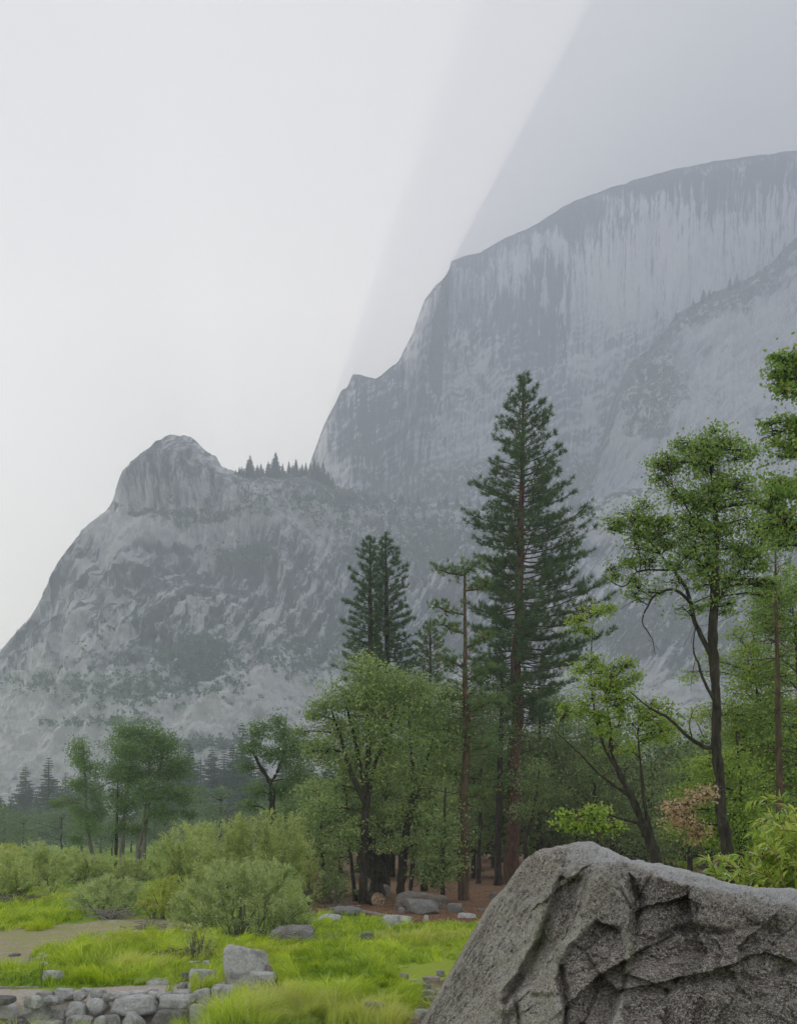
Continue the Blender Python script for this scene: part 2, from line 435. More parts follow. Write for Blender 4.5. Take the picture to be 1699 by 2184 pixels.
    veg = np.maximum.reduce([(1 - sstep(2, 26, h + w2 * 20)) * 0.5 * sstep(480, 560, px),
        blob(px, py, 430, 1415, 66, 42, 0.5, 0, w2) * 0.75, blob(px, py, 520, 1190, 80, 14, 0.6, 12, w2) * 0.55,
        blob(px, py, 720, 1060, 250, 28, 0.6, 6, w2) * 0.6, blob(px, py, 390, 1098, 160, 9, 0.6, 6, w2) * 0.6,
        blob(px, py, 660, 1420, 150, 40, 0.7, -10, w2) * 0.24, blob(px, py, 120, 1462, 90, 10, 0.7, -20, w2) * 0.34, blob(px, py, 330, 1470, 130, 12, 0.7, -20, w2) * 0.36,
        blob(px, py, 880, 1190, 150, 40, 0.8, -15, w2) * 0.42, blob(px, py, 980, 1130, 260, 26, 0.8, 0, w2) * 0.55, blob(px, py, 1400, 1330, 330, 30, 0.8, -15, w2) * 0.4])
    jn = f2(px, py, 70, 70, 5, 0.55, 51, 0, True); alb -= 0.24 * sstep(1.10, 1.30, jn) * sstep(1120, 1180, py)
    arc = np.abs(f2(px, py, 150, 60, 3, 0.5, 52, -45)); alb -= 0.30 * (1 - sstep(0.0, 0.035, arc)) * mid
    arc = np.abs(f2(px, py, 220, 40, 3, 0.5, 53, -16)); alb -= 0.28 * (1 - sstep(0.0, 0.04, arc)) * low
    arc = np.abs(f2(px, py, 60, 140, 3, 0.5, 54, 20)); alb -= 0.22 * (1 - sstep(0.0, 0.03, arc)) * (up + mid) * sstep(260, 330, px)
    return dict(alb=alb, veg=veg)
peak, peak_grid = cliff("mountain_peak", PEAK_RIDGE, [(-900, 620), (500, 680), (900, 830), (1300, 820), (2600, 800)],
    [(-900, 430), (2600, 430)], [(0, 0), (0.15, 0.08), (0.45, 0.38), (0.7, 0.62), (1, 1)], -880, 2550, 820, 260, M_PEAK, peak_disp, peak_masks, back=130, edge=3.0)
tag(peak, "lower granite peak with a rounded knob, ledges and pale slabs on its flank", kind='structure')

# ------------------------------------------------------------------ haze
def haze():
    t = bpy.data.materials.new("valley_smoke"); t.use_nodes = True
    n, l = t.node_tree.nodes, t.node_tree.links; n.clear()
    out = n.new('ShaderNodeOutputMaterial'); v = n.new('ShaderNodeVolumePrincipled')
    v.inputs['Color'].default_value = (0.80, 0.84, 0.945, 1)
    v.inputs['Density'].default_value = HAZE_D
    v.inputs['Anisotropy'].default_value = 0.0
    l.new(v.outputs[0], out.inputs['Volume'])
    x0, x1, y0, y1, z0, z1 = -1000, 1500, -120, 1560, -12, 1030
    vv = np.array([(x, y, z) for x in (x0, x1) for y in (y0, y1) for z in (z0, z1)])
    ff = np.array([(0, 1, 3, 2), (4, 6, 7, 5), (0, 4, 5, 1), (2, 3, 7, 6), (0, 2, 6, 4), (1, 5, 7, 3)])
    o = link("haze", raw_mesh("haze", vv, ff, t, False))
    tag(o, kind='stuff')
HAZE_D = 0.00096
haze()
# ------------------------------------------------------------------ ground
def in_poly(px, py, poly):
    poly = np.array(poly, float); n = len(poly); ins = np.zeros(px.shape, bool)
    for i in range(n):
        x1, y1 = poly[i]; x2, y2 = poly[(i + 1) % n]
        c = ((y1 > py) != (y2 > py))
        with np.errstate(divide='ignore', invalid='ignore'):
            xi = (x2 - x1) * (py - y1) / (y2 - y1 + 1e-12) + x1
        ins ^= c & (px < xi)
    return ins

def ground_z(x, y):
    x = np.asarray(x, float); y = np.asarray(y, float)
    z = -0.42 * (1 - sstep(12.95, 13.4, y)) * (1 - sstep(-2.9, -2.4, x))     # the foot of the stone wall
    sh = np.stack([x.ravel() * 0.22, y.ravel() * 0.22, 0 * x.ravel()], 1)
    z = z + (perlin(sh).reshape(x.shape) * 0.07 + perlin(sh * 3.1).reshape(x.shape) * 0.03) * sstep(13.2, 15.5, y)
    z = z + 0.10 * sstep(24, 25.5, y) * (1 - sstep(-5, -3, x))               # grass bank beyond the mud
    z = z + sstep(28, 40, y) * sstep(-2, 2, x) * 0.15
    z = z + sstep(60, 300, y) * 2.0
    return z

SAND = [(-60, 2104), (120, 2112), (330, 2100), (430, 2088), (600, 2098), (618, 2122), (560, 2150), (470, 2150), (300, 2162), (-60, 2162)]
MUD = [(-80, 1992), (120, 1976), (300, 1966), (440, 1975), (420, 2002), (330, 2022), (180, 2030), (90, 2058), (-80, 2066)]
NEEDLES = [(655, 1915), (690, 1937), (800, 1957), (880, 1970), (1020, 1966), (1200, 1950), (1700, 1935), (1700, 1830), (655, 1830)]
BARE = [(835, 2078), (880, 2060), (930, 2040), (985, 2050), (975, 2110), (960, 2230), (845, 2230), (880, 2160), (888, 2120)]
MOSS = [(840, 2062), (900, 2050), (960, 2010), (990, 2010), (960, 2080), (900, 2120), (850, 2090)]

def ground_masks(x, y):
    yy = np.maximum(y, 1.0)
    px = CX + F * x / yy; py = HY + F * CZ / yy
    j = np.stack([x * 0.8, y * 0.5, 0 * x], 1)
    jx = fbm(j, 4, 0.6) * 14 * (13 / np.maximum(yy, 6)) ; jy = fbm(j + 31.7, 4, 0.6) * 7 * (13 / np.maximum(yy, 6))
    px, py = px + jx, py + jy
    vis = (y > 5)
    return (in_poly(px, py, SAND) & vis, in_poly(px, py, MUD) & vis, (in_poly(px, py, NEEDLES) | ((y > 30) & (y < 62) & (x > -3.5))) & vis,
            in_poly(px, py, BARE) & vis, in_poly(px, py, MOSS) & vis)

def make_ground():
    ys = np.concatenate([[-110, -60, -30, -10, 0, 4], np.geomspace(7, 80, 215), np.geomspace(84, 1600, 40)])
    us = np.linspace(-1, 1, 260)
    V = []
    for y in ys:
        half = max(30, abs(y) * 0.9) if y < 84 else max(30, y * 0.9) + (y - 80) * 0.35
        half = min(half, 900)
        if y < 7: half = 30 + max(0, -y) * 3
        x = np.sign(us) * np.abs(us) ** 1.15 * half
        V.append(np.stack([x, np.full_like(x, y), 0 * x], 1))
    v = np.concatenate(V)
    v[:, 2] = ground_z(v[:, 0], v[:, 1])
    s, m, n, b, mo = ground_masks(v[:, 0], v[:, 1])
    me = raw_mesh("ground", v, grid_faces(len(ys), len(us)), mat_ground(), True,
                  dict(sand=s.astype(float), mud=m.astype(float), needles=n.astype(float), bare=b.astype(float), moss=mo.astype(float)))
    tag(link("ground", me), kind='structure')

def mat_ground():
    t = NT("ground_soil"); pos = t.tc.outputs['Object']
    n1 = t.noise(pos, 1.3, 8, 0.65); n2 = t.noise(pos, 14, 5, 0.7); n3 = t.noise(pos, 60, 3, 0.7)
    grassy = t.mix(n1, (0.16, 0.27, 0.02), (0.28, 0.40, 0.04))
    far = t.mix(n1, (0.10, 0.20, 0.05), (0.2, 0.3, 0.08))
    sand = t.mix(t.ramp(n2, [(0.35, 0.0), (0.7, 1.0)]), (0.42, 0.36, 0.30), (0.68, 0.61, 0.53))
    sand = t.mix(t.ramp(n3, [(0.55, 0.0), (0.7, 0.7)]), sand, (0.16, 0.14, 0.11))
    mud = t.mix(t.ramp(n2, [(0.35, 0.0), (0.65, 1.0)]), (0.30, 0.24, 0.17), (0.58, 0.48, 0.36))
    mud = t.mix(t.ramp(n1, [(0.42, 0.0), (0.56, 0.85)]), mud, (0.36, 0.38, 0.12))
    ned = t.mix(t.ramp(n2, [(0.3, 0.0), (0.7, 1.0)]), (0.16, 0.09, 0.06), (0.42, 0.25, 0.16))
    ned = t.mix(t.ramp(n1, [(0.5, 0.0), (0.64, 0.7)]), ned, (0.10, 0.085, 0.05))
    bare = t.mix(n2, (0.16, 0.13, 0.09), (0.30, 0.25, 0.18))
    moss = t.mix(n2, (0.26, 0.36, 0.03), (0.45, 0.52, 0.08))
    c = t.mix(t.attr('needles'), grassy, ned)
    c = t.mix(t.attr('mud'), c, mud); c = t.mix(t.attr('bare'), c, bare)
    c = t.mix(t.attr('moss'), c, moss); c = t.mix(t.attr('sand'), c, sand)
    t.color(c)
    t.bump(t.math('ADD', n2, t.math('MULTIPLY', n3, 0.5)), 0.7, 0.03)
    t.bsdf.inputs['Roughness'].default_value = 0.95
    return t.m
make_ground()

# ------------------------------------------------------------------ rocks
import bmesh
def ico(sub):
    bm = bmesh.new(); bmesh.ops.create_icosphere(bm, subdivisions=sub, radius=1)
    v = np.array([q.co[:] for q in bm.verts]); f = np.array([[q.index for q in p.verts] for p in bm.faces]); bm.free()
    return v, f
ICO = {k: ico(k) for k in (3, 4, 5)}

def mat_rock(name, dark, mid, light, lichen=0.5, warm=(0.30, 0.20, 0.13), scale=1.0):
    t = NT(name); pos = t.tc.outputs['Object']
    off = t.math('MULTIPLY', t.obj_random(), 50.0)
    cmb = t.n.new('ShaderNodeVectorMath'); cmb.operation = 'ADD'
    t.l.new(pos, cmb.inputs[0]); t.l.new(off, cmb.inputs[1]); pos = cmb.outputs[0]
    b = t.noise(pos, 2.2 * scale, 6, 0.65, 0.5); f = t.noise(pos, 22 * scale, 6, 0.75); g = t.noise(pos, 90 * scale, 3, 0.8)
    c = t.mix(t.ramp(b, [(0.35, 0.0), (0.62, 1.0)]), dark, mid)
    c = t.mix(t.ramp(f, [(0.46, 0.0), (0.62, lichen)]), c, light)
    c = t.mix(t.ramp(t.noise(pos, 5 * scale, 5, 0.7), [(0.55, 0.0), (0.70, 0.6)]), c, warm)
    c = t.mix(t.ramp(f, [(0.30, 0.9), (0.42, 0.0)]), c, (0.10, 0.095, 0.09))
    c = t.mix(t.ramp(g, [(0.60, 0.0), (0.72, 0.8)]), c, light)
    c = t.mix(t.ramp(g, [(0.26, 0.7), (0.38, 0.0)]), c, (0.10, 0.095, 0.09))
    big = t.noise(pos, 3.2 * scale, 5, 0.6, 0.8)
    c = t.mix(t.ramp(big, [(0.36, 0.7), (0.52, 0.0)]), c, (0.15, 0.14, 0.125))
    c = t.mix(t.ramp(t.noise(pos, 9 * scale, 5, 0.7), [(0.58, 0.0), (0.68, 0.6)]), c, light)
    # tone of each stone
    c = t.mix(0.22, c, t.ramp(t.math('FRACT', t.math('MULTIPLY', t.obj_random(), 7.3)), [(0.0, 0.22), (1.0, 0.85)]))
    t.color(c); t.bump(t.math('ADD', f, t.math('MULTIPLY', b, 1.5)), 0.8, 0.05 / scale)
    return t.m
M_ROCK = mat_rock("grey_granite", (0.36, 0.35, 0.34), (0.62, 0.61, 0.595), (0.82, 0.81, 0.79), 0.6)
M_DARKROCK = mat_rock("dark_granite", (0.11, 0.104, 0.098), (0.26, 0.245, 0.23), (0.50, 0.485, 0.46), 0.45)
M_PALEROCK = mat_rock("pale_granite", (0.42, 0.41, 0.39), (0.62, 0.605, 0.58), (0.80, 0.79, 0.77), 0.6)
M_PINKROCK = mat_rock("pink_granite", (0.30, 0.21, 0.17), (0.44, 0.33, 0.27), (0.55, 0.47, 0.42), 0.4)
M_MOSSROCK = mat_rock("needle_strewn_granite", (0.13, 0.095, 0.07), (0.27, 0.19, 0.13), (0.44, 0.39, 0.34), 0.4, (0.30, 0.15, 0.07), 0.5)

def rock_mesh(name, w, d, h, mat, seed, sub=4, flat=0.55, round_=0.25, rough=0.05):
    """a split, weathered stone w x d x h, its lower fifth meant to be buried"""
    r = np.random.default_rng(seed)
    v, f = ICO[sub]
    k = 16
    n = r.normal(size=(k, 3)); n /= np.linalg.norm(n, axis=1)[:, None]
    n = np.concatenate([n, [[0.05, 0.08, 1], [0, -1, 0.12], [1, -0.1, 0.1], [-1, -0.1, 0.05], [0, 0, -1], [0, 1, 0]]])
    n[k:] += r.normal(size=(6, 3)) * 0.10
    n /= np.linalg.norm(n, axis=1)[:, None]
    dk = np.concatenate([r.uniform(0.66, 1.05, k), np.full(6, flat + 0.12) + r.uniform(-.06, .06, 6)])
    q = (v @ n.T) / dk
    pw = 34.0 if round_ < 0.4 else 9.0
    rad = 1.0 / (np.power(np.clip(q, 0, None) ** pw, 1).sum(1) ** (1 / pw))
    p = v * rad[:, None]
    p /= np.abs(p).max(0)
    o = r.uniform(0, 90, 3)
    p += v * (fbm(p * 1.6 + o, 5, 0.55)[:, None] * rough * 1.6 + fbm(p * 7 + o, 3, 0.6, ridged=True)[:, None] * rough * 0.35)
    mn, mx = p.min(0), p.max(0)
    p = (p - (mn + mx) / 2) / (mx - mn)
    p *= np.array([w, d, h * 1.2]); p[:, 2] += h * 0.6 - h * 0.2
    return raw_mesh(name, p, f, mat, True)

def box_of(x0, y0, x1, y1, Y=None):
    if Y is None: Y = CZ * F / (y1 - HY)
    w = (x1 - x0) / F * Y; h = (y1 - y0) / F * Y
    X, _, Z = P((x0 + x1) / 2, y1, Y)
    return X, Y, Z, w, h

def rock(label, x0, y0, x1, y1, mat=None, Y=None, seed=0, group=None, depth=0.7, name="rock", parent=None, sub=4, rotz=0.0, flat=0.55, tilt=0.0, round_=0.25, rough=0.05):
    X, Y, Z, w, h = box_of(x0, y0, x1, y1, Y)
    d = max(w * depth, h * 0.6)
    me = rock_mesh(name, w, d, h, mat or M_ROCK, seed + 100, sub, flat, round_, rough)
    o = link(name, me, parent, None)
    loc = Vector((X, Y + d * 0.35, Z))
    if parent: loc = loc - parent.location
    o.location = loc; o.rotation_euler = (0, tilt, rotz)
    if not parent: tag(o, label, 'rock', group)
    return o

# ---- the big boulder in front
def plane3(a, b, c):
    """1/Y is linear over the picture for a flat face through three points"""
    M = np.array([[a[0], a[1], 1], [b[0], b[1], 1], [c[0], c[1], 1]], float)
    return np.linalg.solve(M, np.array([1 / a[2], 1 / b[2], 1 / c[2]]))

BOULDER_TOP = [(820, 2330), (860, 2262), (905, 2184), (950, 2100), (1000, 2010), (1030, 1958), (1050, 1925), (1085, 1885), (1110, 1850), (1128, 1828), (1150, 1813),
    (1190, 1805), (1222, 1797), (1245, 1795), (1270, 1799), (1290, 1807), (1315, 1822), (1340, 1832), (1400, 1842), (1440, 1851),
    (1490, 1863), (1530, 1876), (1570, 1889), (1610, 1894), (1699, 1896), (1760, 1902), (1850, 1930), (1950, 2010), (2030, 2150), (2080, 2330)]

def polyd(px, py, pl):
    """signed-less distance to a polyline and the parameter along it (0..1)"""
    pl = np.array(pl, float); best = np.full(px.shape, 1e9); side = np.zeros(px.shape)
    for (x1, y1), (x2, y2) in zip(pl[:-1], pl[1:]):
        dx, dy = x2 - x1, y2 - y1; L2 = dx * dx + dy * dy
        t = np.clip(((px - x1) * dx + (py - y1) * dy) / L2, 0, 1)
        ex, ey = px - (x1 + t * dx), py - (y1 + t * dy)
        d = np.hypot(ex, ey); s = np.sign(dx * (py - y1) - dy * (px - x1))
        m = d < best; best = np.where(m, d, best); side = np.where(m, s, side)
    return best, side

def make_boulder():
    nc, nr = 460, 250
    px = np.linspace(820, 2080, nc)
    px = np.concatenate([np.linspace(820, 1720, 330), np.linspace(1720, 2080, 25)[1:]]); nc = len(px)
    tp = np.array(BOULDER_TOP); top = np.interp(px, tp[:, 0], tp[:, 1])
    top = top + fbm(np.stack([px * 0.03, 0 * px, 0 * px], 1), 4, 0.6) * 3
    t = np.linspace(0, 1, nr) ** 1.25
    bot = 2420.0
    PY = top[None] + (bot - top)[None] * t[:, None]; PX = np.broadcast_to(px[None], PY.shape).copy()
    x, y = PX.ravel(), PY.ravel()
    wx = fbm(np.stack([x * 0.012, y * 0.012, 0 * x], 1), 5, 0.55); wy = fbm(np.stack([x * 0.012, y * 0.012, 0 * x + 40], 1), 5, 0.55)
    xx, yw = x + wx * 5, y + wy * 5
    faces = [
        plane3((1150, 1813, 6.6), (905, 2184, 6.35), (1120, 2184, 4.95)),        # left flank
        plane3((1190, 1850, 6.0), (1330, 1985, 4.95), (1200, 2184, 4.75)),       # middle rib, facing front left
        plane3((1330, 1850, 5.75), (1700, 1940, 5.55), (1480, 2184, 4.75)),      # dark front
        plane3((1245, 1795, 6.75), (1700, 1896, 6.9), (1480, 1905, 5.55)),       # top
        plane3((1150, 1813, 6.7), (1280, 1802, 6.7), (1200, 1856, 5.9)),         # crest
        plane3((1700, 1940, 5.55), (1700, 2184, 4.8), (2000, 2100, 6.2)),        # right end, out of frame
    ]
    Ys = np.stack([1 / np.maximum(a * xx + b * yw + c, 0.08) for a, b, c in faces])
    k = 55.0
    Y = np.log(np.exp((Ys - 5) * k).sum(0)) / k + 5
    # runnels, cracks and hollows (they go into the rock: larger Y)
    def groove(pl, wid, dep, shape=1.0):
        nonlocal Y
        d, s = polyd(xx, yw, pl); Y = Y + dep * np.exp(-(d / wid) ** 2 * shape)
    def step(pl, wid, dep):
        """the rock on one side of a line stands back"""
        nonlocal Y
        d, s = polyd(xx, yw, pl); Y = Y + dep * np.where(s > 0, np.exp(-d / wid), 0) * sstep(0, 8, d)
    step([(1060, 2200), (1075, 2130), (1120, 2060), (1142, 2000), (1170, 1930), (1192, 1860)], 60, 0.10)
    groove([(1142, 2010), (1104, 2085), (1072, 2140)], 12, 0.10)
    step([(1330, 2200), (1318, 2110), (1340, 2040), (1352, 1990), (1345, 1930), (1330, 1856)], 60, 0.13)
    step([(1140, 2100), (1178, 2050), (1208, 1990), (1238, 1930), (1256, 1866)], -46, 0.0)
    d, sd = polyd(xx, yw, [(1150, 2090), (1182, 2045), (1210, 1985), (1238, 1925), (1256, 1866)]); Y = Y + 0.16 * np.where(sd < 0, np.exp(-d / 40), np.exp(-(d / 6) ** 2))
    groove([(1350, 1905), (1372, 1930), (1350, 1985)], 10, 0.08)
    groove([(1100, 2130), (1110, 2180), (1100, 2240)], 5, 0.12)
    groove([(1190, 2050), (1205, 2110), (1196, 2190)], 6, 0.10)
    groove([(1390, 2010), (1450, 1985), (1530, 1990), (1610, 1970)], 9, 0.06); groove([(1420, 2110), (1500, 2080), (1600, 2090), (1699, 2060)], 8, 0.05)
    groove([(1560, 1930), (1600, 1975), (1660, 1990)], 7, 0.05)
    # fracture facets: between the joints the rock breaks along flat, tilted planes
    rf = np.random.default_rng(19)
    for n_, sx_, sy_, amp, ang in ((22, 1.0, 0.55, 0.0007, -50), (46, 1.0, 0.6, 0.0006, -32)):
        c_, s_ = math.cos(math.radians(ang)), math.sin(math.radians(ang))
        gx, gy = rf.uniform(860, 2000, n_), rf.uniform(1790, 2400, n_)
        ux, uy = (xx * c_ + yw * s_) * sx_, (-xx * s_ + yw * c_) / sy_
        qx, qy = (gx * c_ + gy * s_) * sx_, (-gx * s_ + gy * c_) / sy_
        best = np.full(len(xx), 1e18); idx = np.zeros(len(xx), int)
        for i_ in range(n_):
            d_ = (ux - qx[i_]) ** 2 + (uy - qy[i_]) ** 2; m_ = d_ < best; best = np.where(m_, d_, best); idx = np.where(m_, i_, idx)
        ta, tb, tc_ = rf.normal(size=n_) * amp, rf.normal(size=n_) * amp, rf.normal(size=n_) * 0.006
        tb = tb - 0.0006
        lipf = np.interp(xx, [820, 1100, 1160, 1185, 1240, 1330, 1370, 1420, 1530, 1620, 1699, 2080], [2400, 1990, 1890, 1856, 1852, 1838, 1856, 1884, 1905, 1922, 1944, 2100])
        ease = (0.25 + 0.75 * sstep(1120, 1230, xx)) * (0.15 + 0.85 * sstep(-6, 22, yw - lipf))
        Y = Y + ease * np.clip(ta[idx] * (xx - gx[idx]) + tb[idx] * (yw - gy[idx]) + tc_[idx], -0.16, 0.16)
    # recesses with sharp lips: the joint blocks that have fallen out of the face
    def recess(poly, dep, soft=7.0, tilt=0.0):
        nonlocal Y
        d, _ = polyd(xx, yw, poly + [poly[0]]); m = in_poly(xx, yw, poly)
        sd = np.where(m, d, -d); k_ = sstep(-1.5, soft, sd)
        Y = Y + k_ * dep * (1 + tilt * np.clip(sd / 60, 0, 1)); return k_
    R1 = recess([(1188, 1872), (1244, 1874), (1206, 1988), (1138, 2098), (1078, 2150), (1066, 2140), (1144, 2000)], 0.09, 7, 0.4)
    R2 = recess([(1210, 2020), (1268, 1962), (1330, 1978), (1338, 2080), (1306, 2180), (1306, 2330), (1176, 2330), (1196, 2150), (1180, 2090)], 0.14, 8, 0.5)
    R3 = recess([(1336, 1862), (1352, 1872), (1372, 1930), (1362, 2000), (1345, 2010), (1340, 1950)], 0.12, 7)
    R4 = recess([(1392, 1990), (1470, 1968), (1560, 1982), (1640, 1962), (1720, 1985), (1720, 2010), (1600, 2030), (1480, 2040), (1400, 2060)], 0.05, 10)
    R5 = recess([(1075, 2170), (1130, 2110), (1180, 2120), (1190, 2200), (1180, 2330), (1050, 2330)], 0.06, 10)
    d, s = polyd(xx, yw, [(1160, 1900), (1142, 1990), (1105, 2065), (1060, 2120)]); Y = Y - 0.07 * np.exp(-(d / 6) ** 2)   # standing vein
    h = blob(xx, yw, 1075, 2140, 26, 22, 0.6, -30); Y = Y - h * 0.12
    Y = np.minimum(Y, 7.2)
    X0, Z0 = (x - CX) / F * Y, CZ + (HY - y) / F * Y
    p = np.stack([X0, Y, Z0], 1)
    q = p @ np.array([[0.8, 0, 0.6], [0, 1, 0], [-0.6, 0, 0.8]])
    d = fbm(p * 1.6, 4, 0.5) * 0.028 + fbm(q * np.array([3, 5, 9.0]), 5, 0.6, ridged=True) * -0.018 + fbm(p * 14, 5, 0.65) * 0.022
    tt = np.repeat(t, nc); fade = 0.12 + 0.88 * sstep(0, 0.035, tt)
    p[:, 1] += d * fade; p[:, 2] -= np.where(tt < 0.3, d * fade * 0.6, 0) 
    # back of the boulder
    nb = 16; s = np.linspace(0, 1, nb + 1)[1:][::-1]
    tv = p[:nc]; b = np.stack([np.repeat(tv[None, :, 0], nb, 0) * (1 + 0.0 * s[:, None]) + 0.1 * s[:, None],
        tv[None, :, 1] + 2.2 * s[:, None] ** 0.8, np.maximum((tv[None, :, 2] + 0.6) * (1 - s[:, None] ** 1.7) - 0.6, -0.9)], -1).reshape(-1, 3)
    b += (fbm(b * 2.0, 5, 0.55) * 0.07)[:, None] * np.repeat(sstep(0, 0.2, s), nc)[:, None]
    allp = np.concatenate([b, p]); f = grid_faces(nb + nr, nc)[:, ::-1]
    zz = lambda m: np.concatenate([np.zeros(len(b)), m])
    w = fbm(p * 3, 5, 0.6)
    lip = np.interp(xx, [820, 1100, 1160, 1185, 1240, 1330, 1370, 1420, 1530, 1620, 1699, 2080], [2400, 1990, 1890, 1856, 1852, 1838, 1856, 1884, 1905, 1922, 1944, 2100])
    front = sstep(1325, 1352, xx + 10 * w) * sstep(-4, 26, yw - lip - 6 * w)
    face_shade = np.maximum.reduce([front * (0.85 + 0.2 * w), blob(x, y, 1290, 1930, 40, 60, 0.8, 10, w) * 0.35])
    face_shade = np.clip(np.maximum.reduce([face_shade, R2 * (0.85 + 0.2 * w), R1 * (0.6 + 0.4 * w), R3 * 0.7]), 0, 1)  # shade on the front face and in the recesses, painted as dark brown
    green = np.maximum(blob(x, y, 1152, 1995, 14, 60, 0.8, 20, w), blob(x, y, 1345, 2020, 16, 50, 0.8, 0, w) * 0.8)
    top_light = np.clip((1 - sstep(-10, 6, yw - lip)) * sstep(1240, 1330, xx + 20 * w) + 0.55 * (1 - sstep(-16, 8, yw - lip)) * sstep(1180, 1240, xx), 0, 1)  # light from above painted into the colour of the top
    d, s = polyd(xx, yw, [(1160, 1900), (1142, 1990), (1105, 2065), (1060, 2120)]); vein = np.exp(-(d / 5) ** 2)
    me = raw_mesh("boulder", allp, f, mat_boulder(), True, dict(face_shade=zz(face_shade), green=zz(green), top_light=zz(top_light), vein=zz(vein)))
    o = link("boulder", me)
    tag(o, "huge dark grey boulder with lichen and deep runnels, filling the lower right corner", 'boulder')

def mat_boulder():
    t = NT("lichen_granite"); pos = t.tc.outputs['Object']
    m = t.mapping(pos, (1, 1, 1.0))
    b = t.noise(m, 1.6, 6, 0.65, 0.6)
    slope = t.mapping(pos, (5, 5, 14), (0, 0.6, 0))
    st = t.noise(slope, 1.0, 7, 0.72, 0.8)
    f = t.noise(pos, 16, 8, 0.78); g = t.noise(pos, 55, 5, 0.8); h = t.noise(pos, 150, 3, 0.8)
    v = t.voronoi(pos, 38, 'F1')
    c = t.mix(t.ramp(b, [(0.33, 0.0), (0.66, 1.0)]), (0.58, 0.48, 0.375), (0.86, 0.77, 0.65))
    c = t.mix(t.ramp(st, [(0.38, 0.7), (0.50, 0.0)]), c, (0.21, 0.17, 0.14))
    c = t.mix(t.ramp(st, [(0.54, 0.0), (0.66, 0.8)]), c, (0.78, 0.75, 0.70))
    c = t.mix(t.attr('top_light'), c, t.mix(t.ramp(f, [(0.38, 0.0), (0.52, 1.0)]), (0.62, 0.61, 0.60), (0.93, 0.925, 0.92)))
    cr = t.math('MULTIPLY', t.attr('face_shade'), t.ramp(f, [(0.36, 1.0), (0.62, 0.55)]))
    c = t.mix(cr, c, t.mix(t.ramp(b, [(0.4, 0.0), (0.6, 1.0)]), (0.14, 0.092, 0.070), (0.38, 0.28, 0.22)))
    c = t.mix(t.ramp(f, [(0.58, 0.0), (0.66, 0.6)]), c, (0.74, 0.71, 0.67))
    c = t.mix(t.ramp(g, [(0.55, 0.0), (0.62, 0.95)]), c, (0.90, 0.89, 0.86))
    c = t.mix(t.ramp(g, [(0.33, 0.9), (0.41, 0.0)]), c, (0.06, 0.05, 0.043))
    c = t.mix(t.ramp(h, [(0.34, 0.8), (0.43, 0.0)]), c, (0.05, 0.042, 0.037))
    c = t.mix(t.ramp(v, [(0.10, 0.5), (0.2, 0.0)]), c, (0.70, 0.70, 0.60))
    c = t.mix(t.math('MULTIPLY', t.attr('vein'), 0.75), c, (0.74, 0.67, 0.55))
    c = t.mix(t.math('MULTIPLY', t.attr('green'), t.ramp(g, [(0.45, 0.0), (0.55, 0.9)])), c, (0.30, 0.36, 0.06))
    sp = t.math('ADD', t.math('ADD', t.math('MULTIPLY', g, 0.6), t.math('MULTIPLY', h, 0.4)), t.math('MULTIPLY', t.attr('top_light'), 0.05))
    c = t.mix(1.0, c, t.ramp(sp, [(0.39, 0.25), (0.46, 0.8), (0.49, 1.0), (0.60, 1.0)]), 'MULTIPLY')
    c = t.mix(t.ramp(sp, [(0.515, 0.0), (0.56, 0.95)]), c, (0.92, 0.90, 0.87))
    t.color(c)
    t.bump(t.math('ADD', t.math('MULTIPLY', st, 1.4), t.math('ADD', f, t.math('MULTIPLY', g, 0.6))), 1.0, 0.06)
    return t.m
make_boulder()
# ------------------------------------------------------------------ vegetation
def mat_leaf(name, a, b, c=None, transl=0.35, rough=0.6, spec=0.3):
    """a..b: the range of the leaf colour; c: the odd yellowed leaf"""
    t = NT(name)
    tint = t.attr('tint')
    col = t.mix(tint, a, b)
    if c: col = t.mix(t.ramp(t.attr('odd'), [(0.90, 0.0), (0.95, 1.0)]), col, c)
    col = t.mix(t.math('MULTIPLY', t.obj_random(), 0.22), col, b)
    t.color(col); t.bsdf.inputs['Roughness'].default_value = rough; t.bsdf.inputs['Specular IOR Level'].default_value = spec
    tr = t.n.new('ShaderNodeBsdfTranslucent'); t.l.new(col, tr.inputs[0])
    mx = t.n.new('ShaderNodeMixShader'); mx.inputs[0].default_value = transl
    t.l.new(t.bsdf.outputs[0], mx.inputs[1]); t.l.new(tr.outputs[0], mx.inputs[2]); t.l.new(mx.outputs[0], t.out.inputs[0])
    return t.m

def mat_bark(name, a, b, scale=1.0):
    t = NT(name); pos = t.tc.outputs['Object']
    f = t.noise(t.mapping(pos, (9 * scale, 9 * scale, 1.6 * scale)), 1.0, 6, 0.7, 0.6)
    g = t.noise(pos, 5 * scale, 4, 0.6)
    c = t.mix(t.ramp(f, [(0.35, 0.0), (0.62, 1.0)]), a, b)
    c = t.mix(t.ramp(g, [(0.55, 0.0), (0.75, 0.35)]), c, (0.20, 0.21, 0.15))
    t.color(c); t.bump(f, 0.9, 0.04)
    t.bsdf.inputs['Roughness'].default_value = 0.95
    return t.m

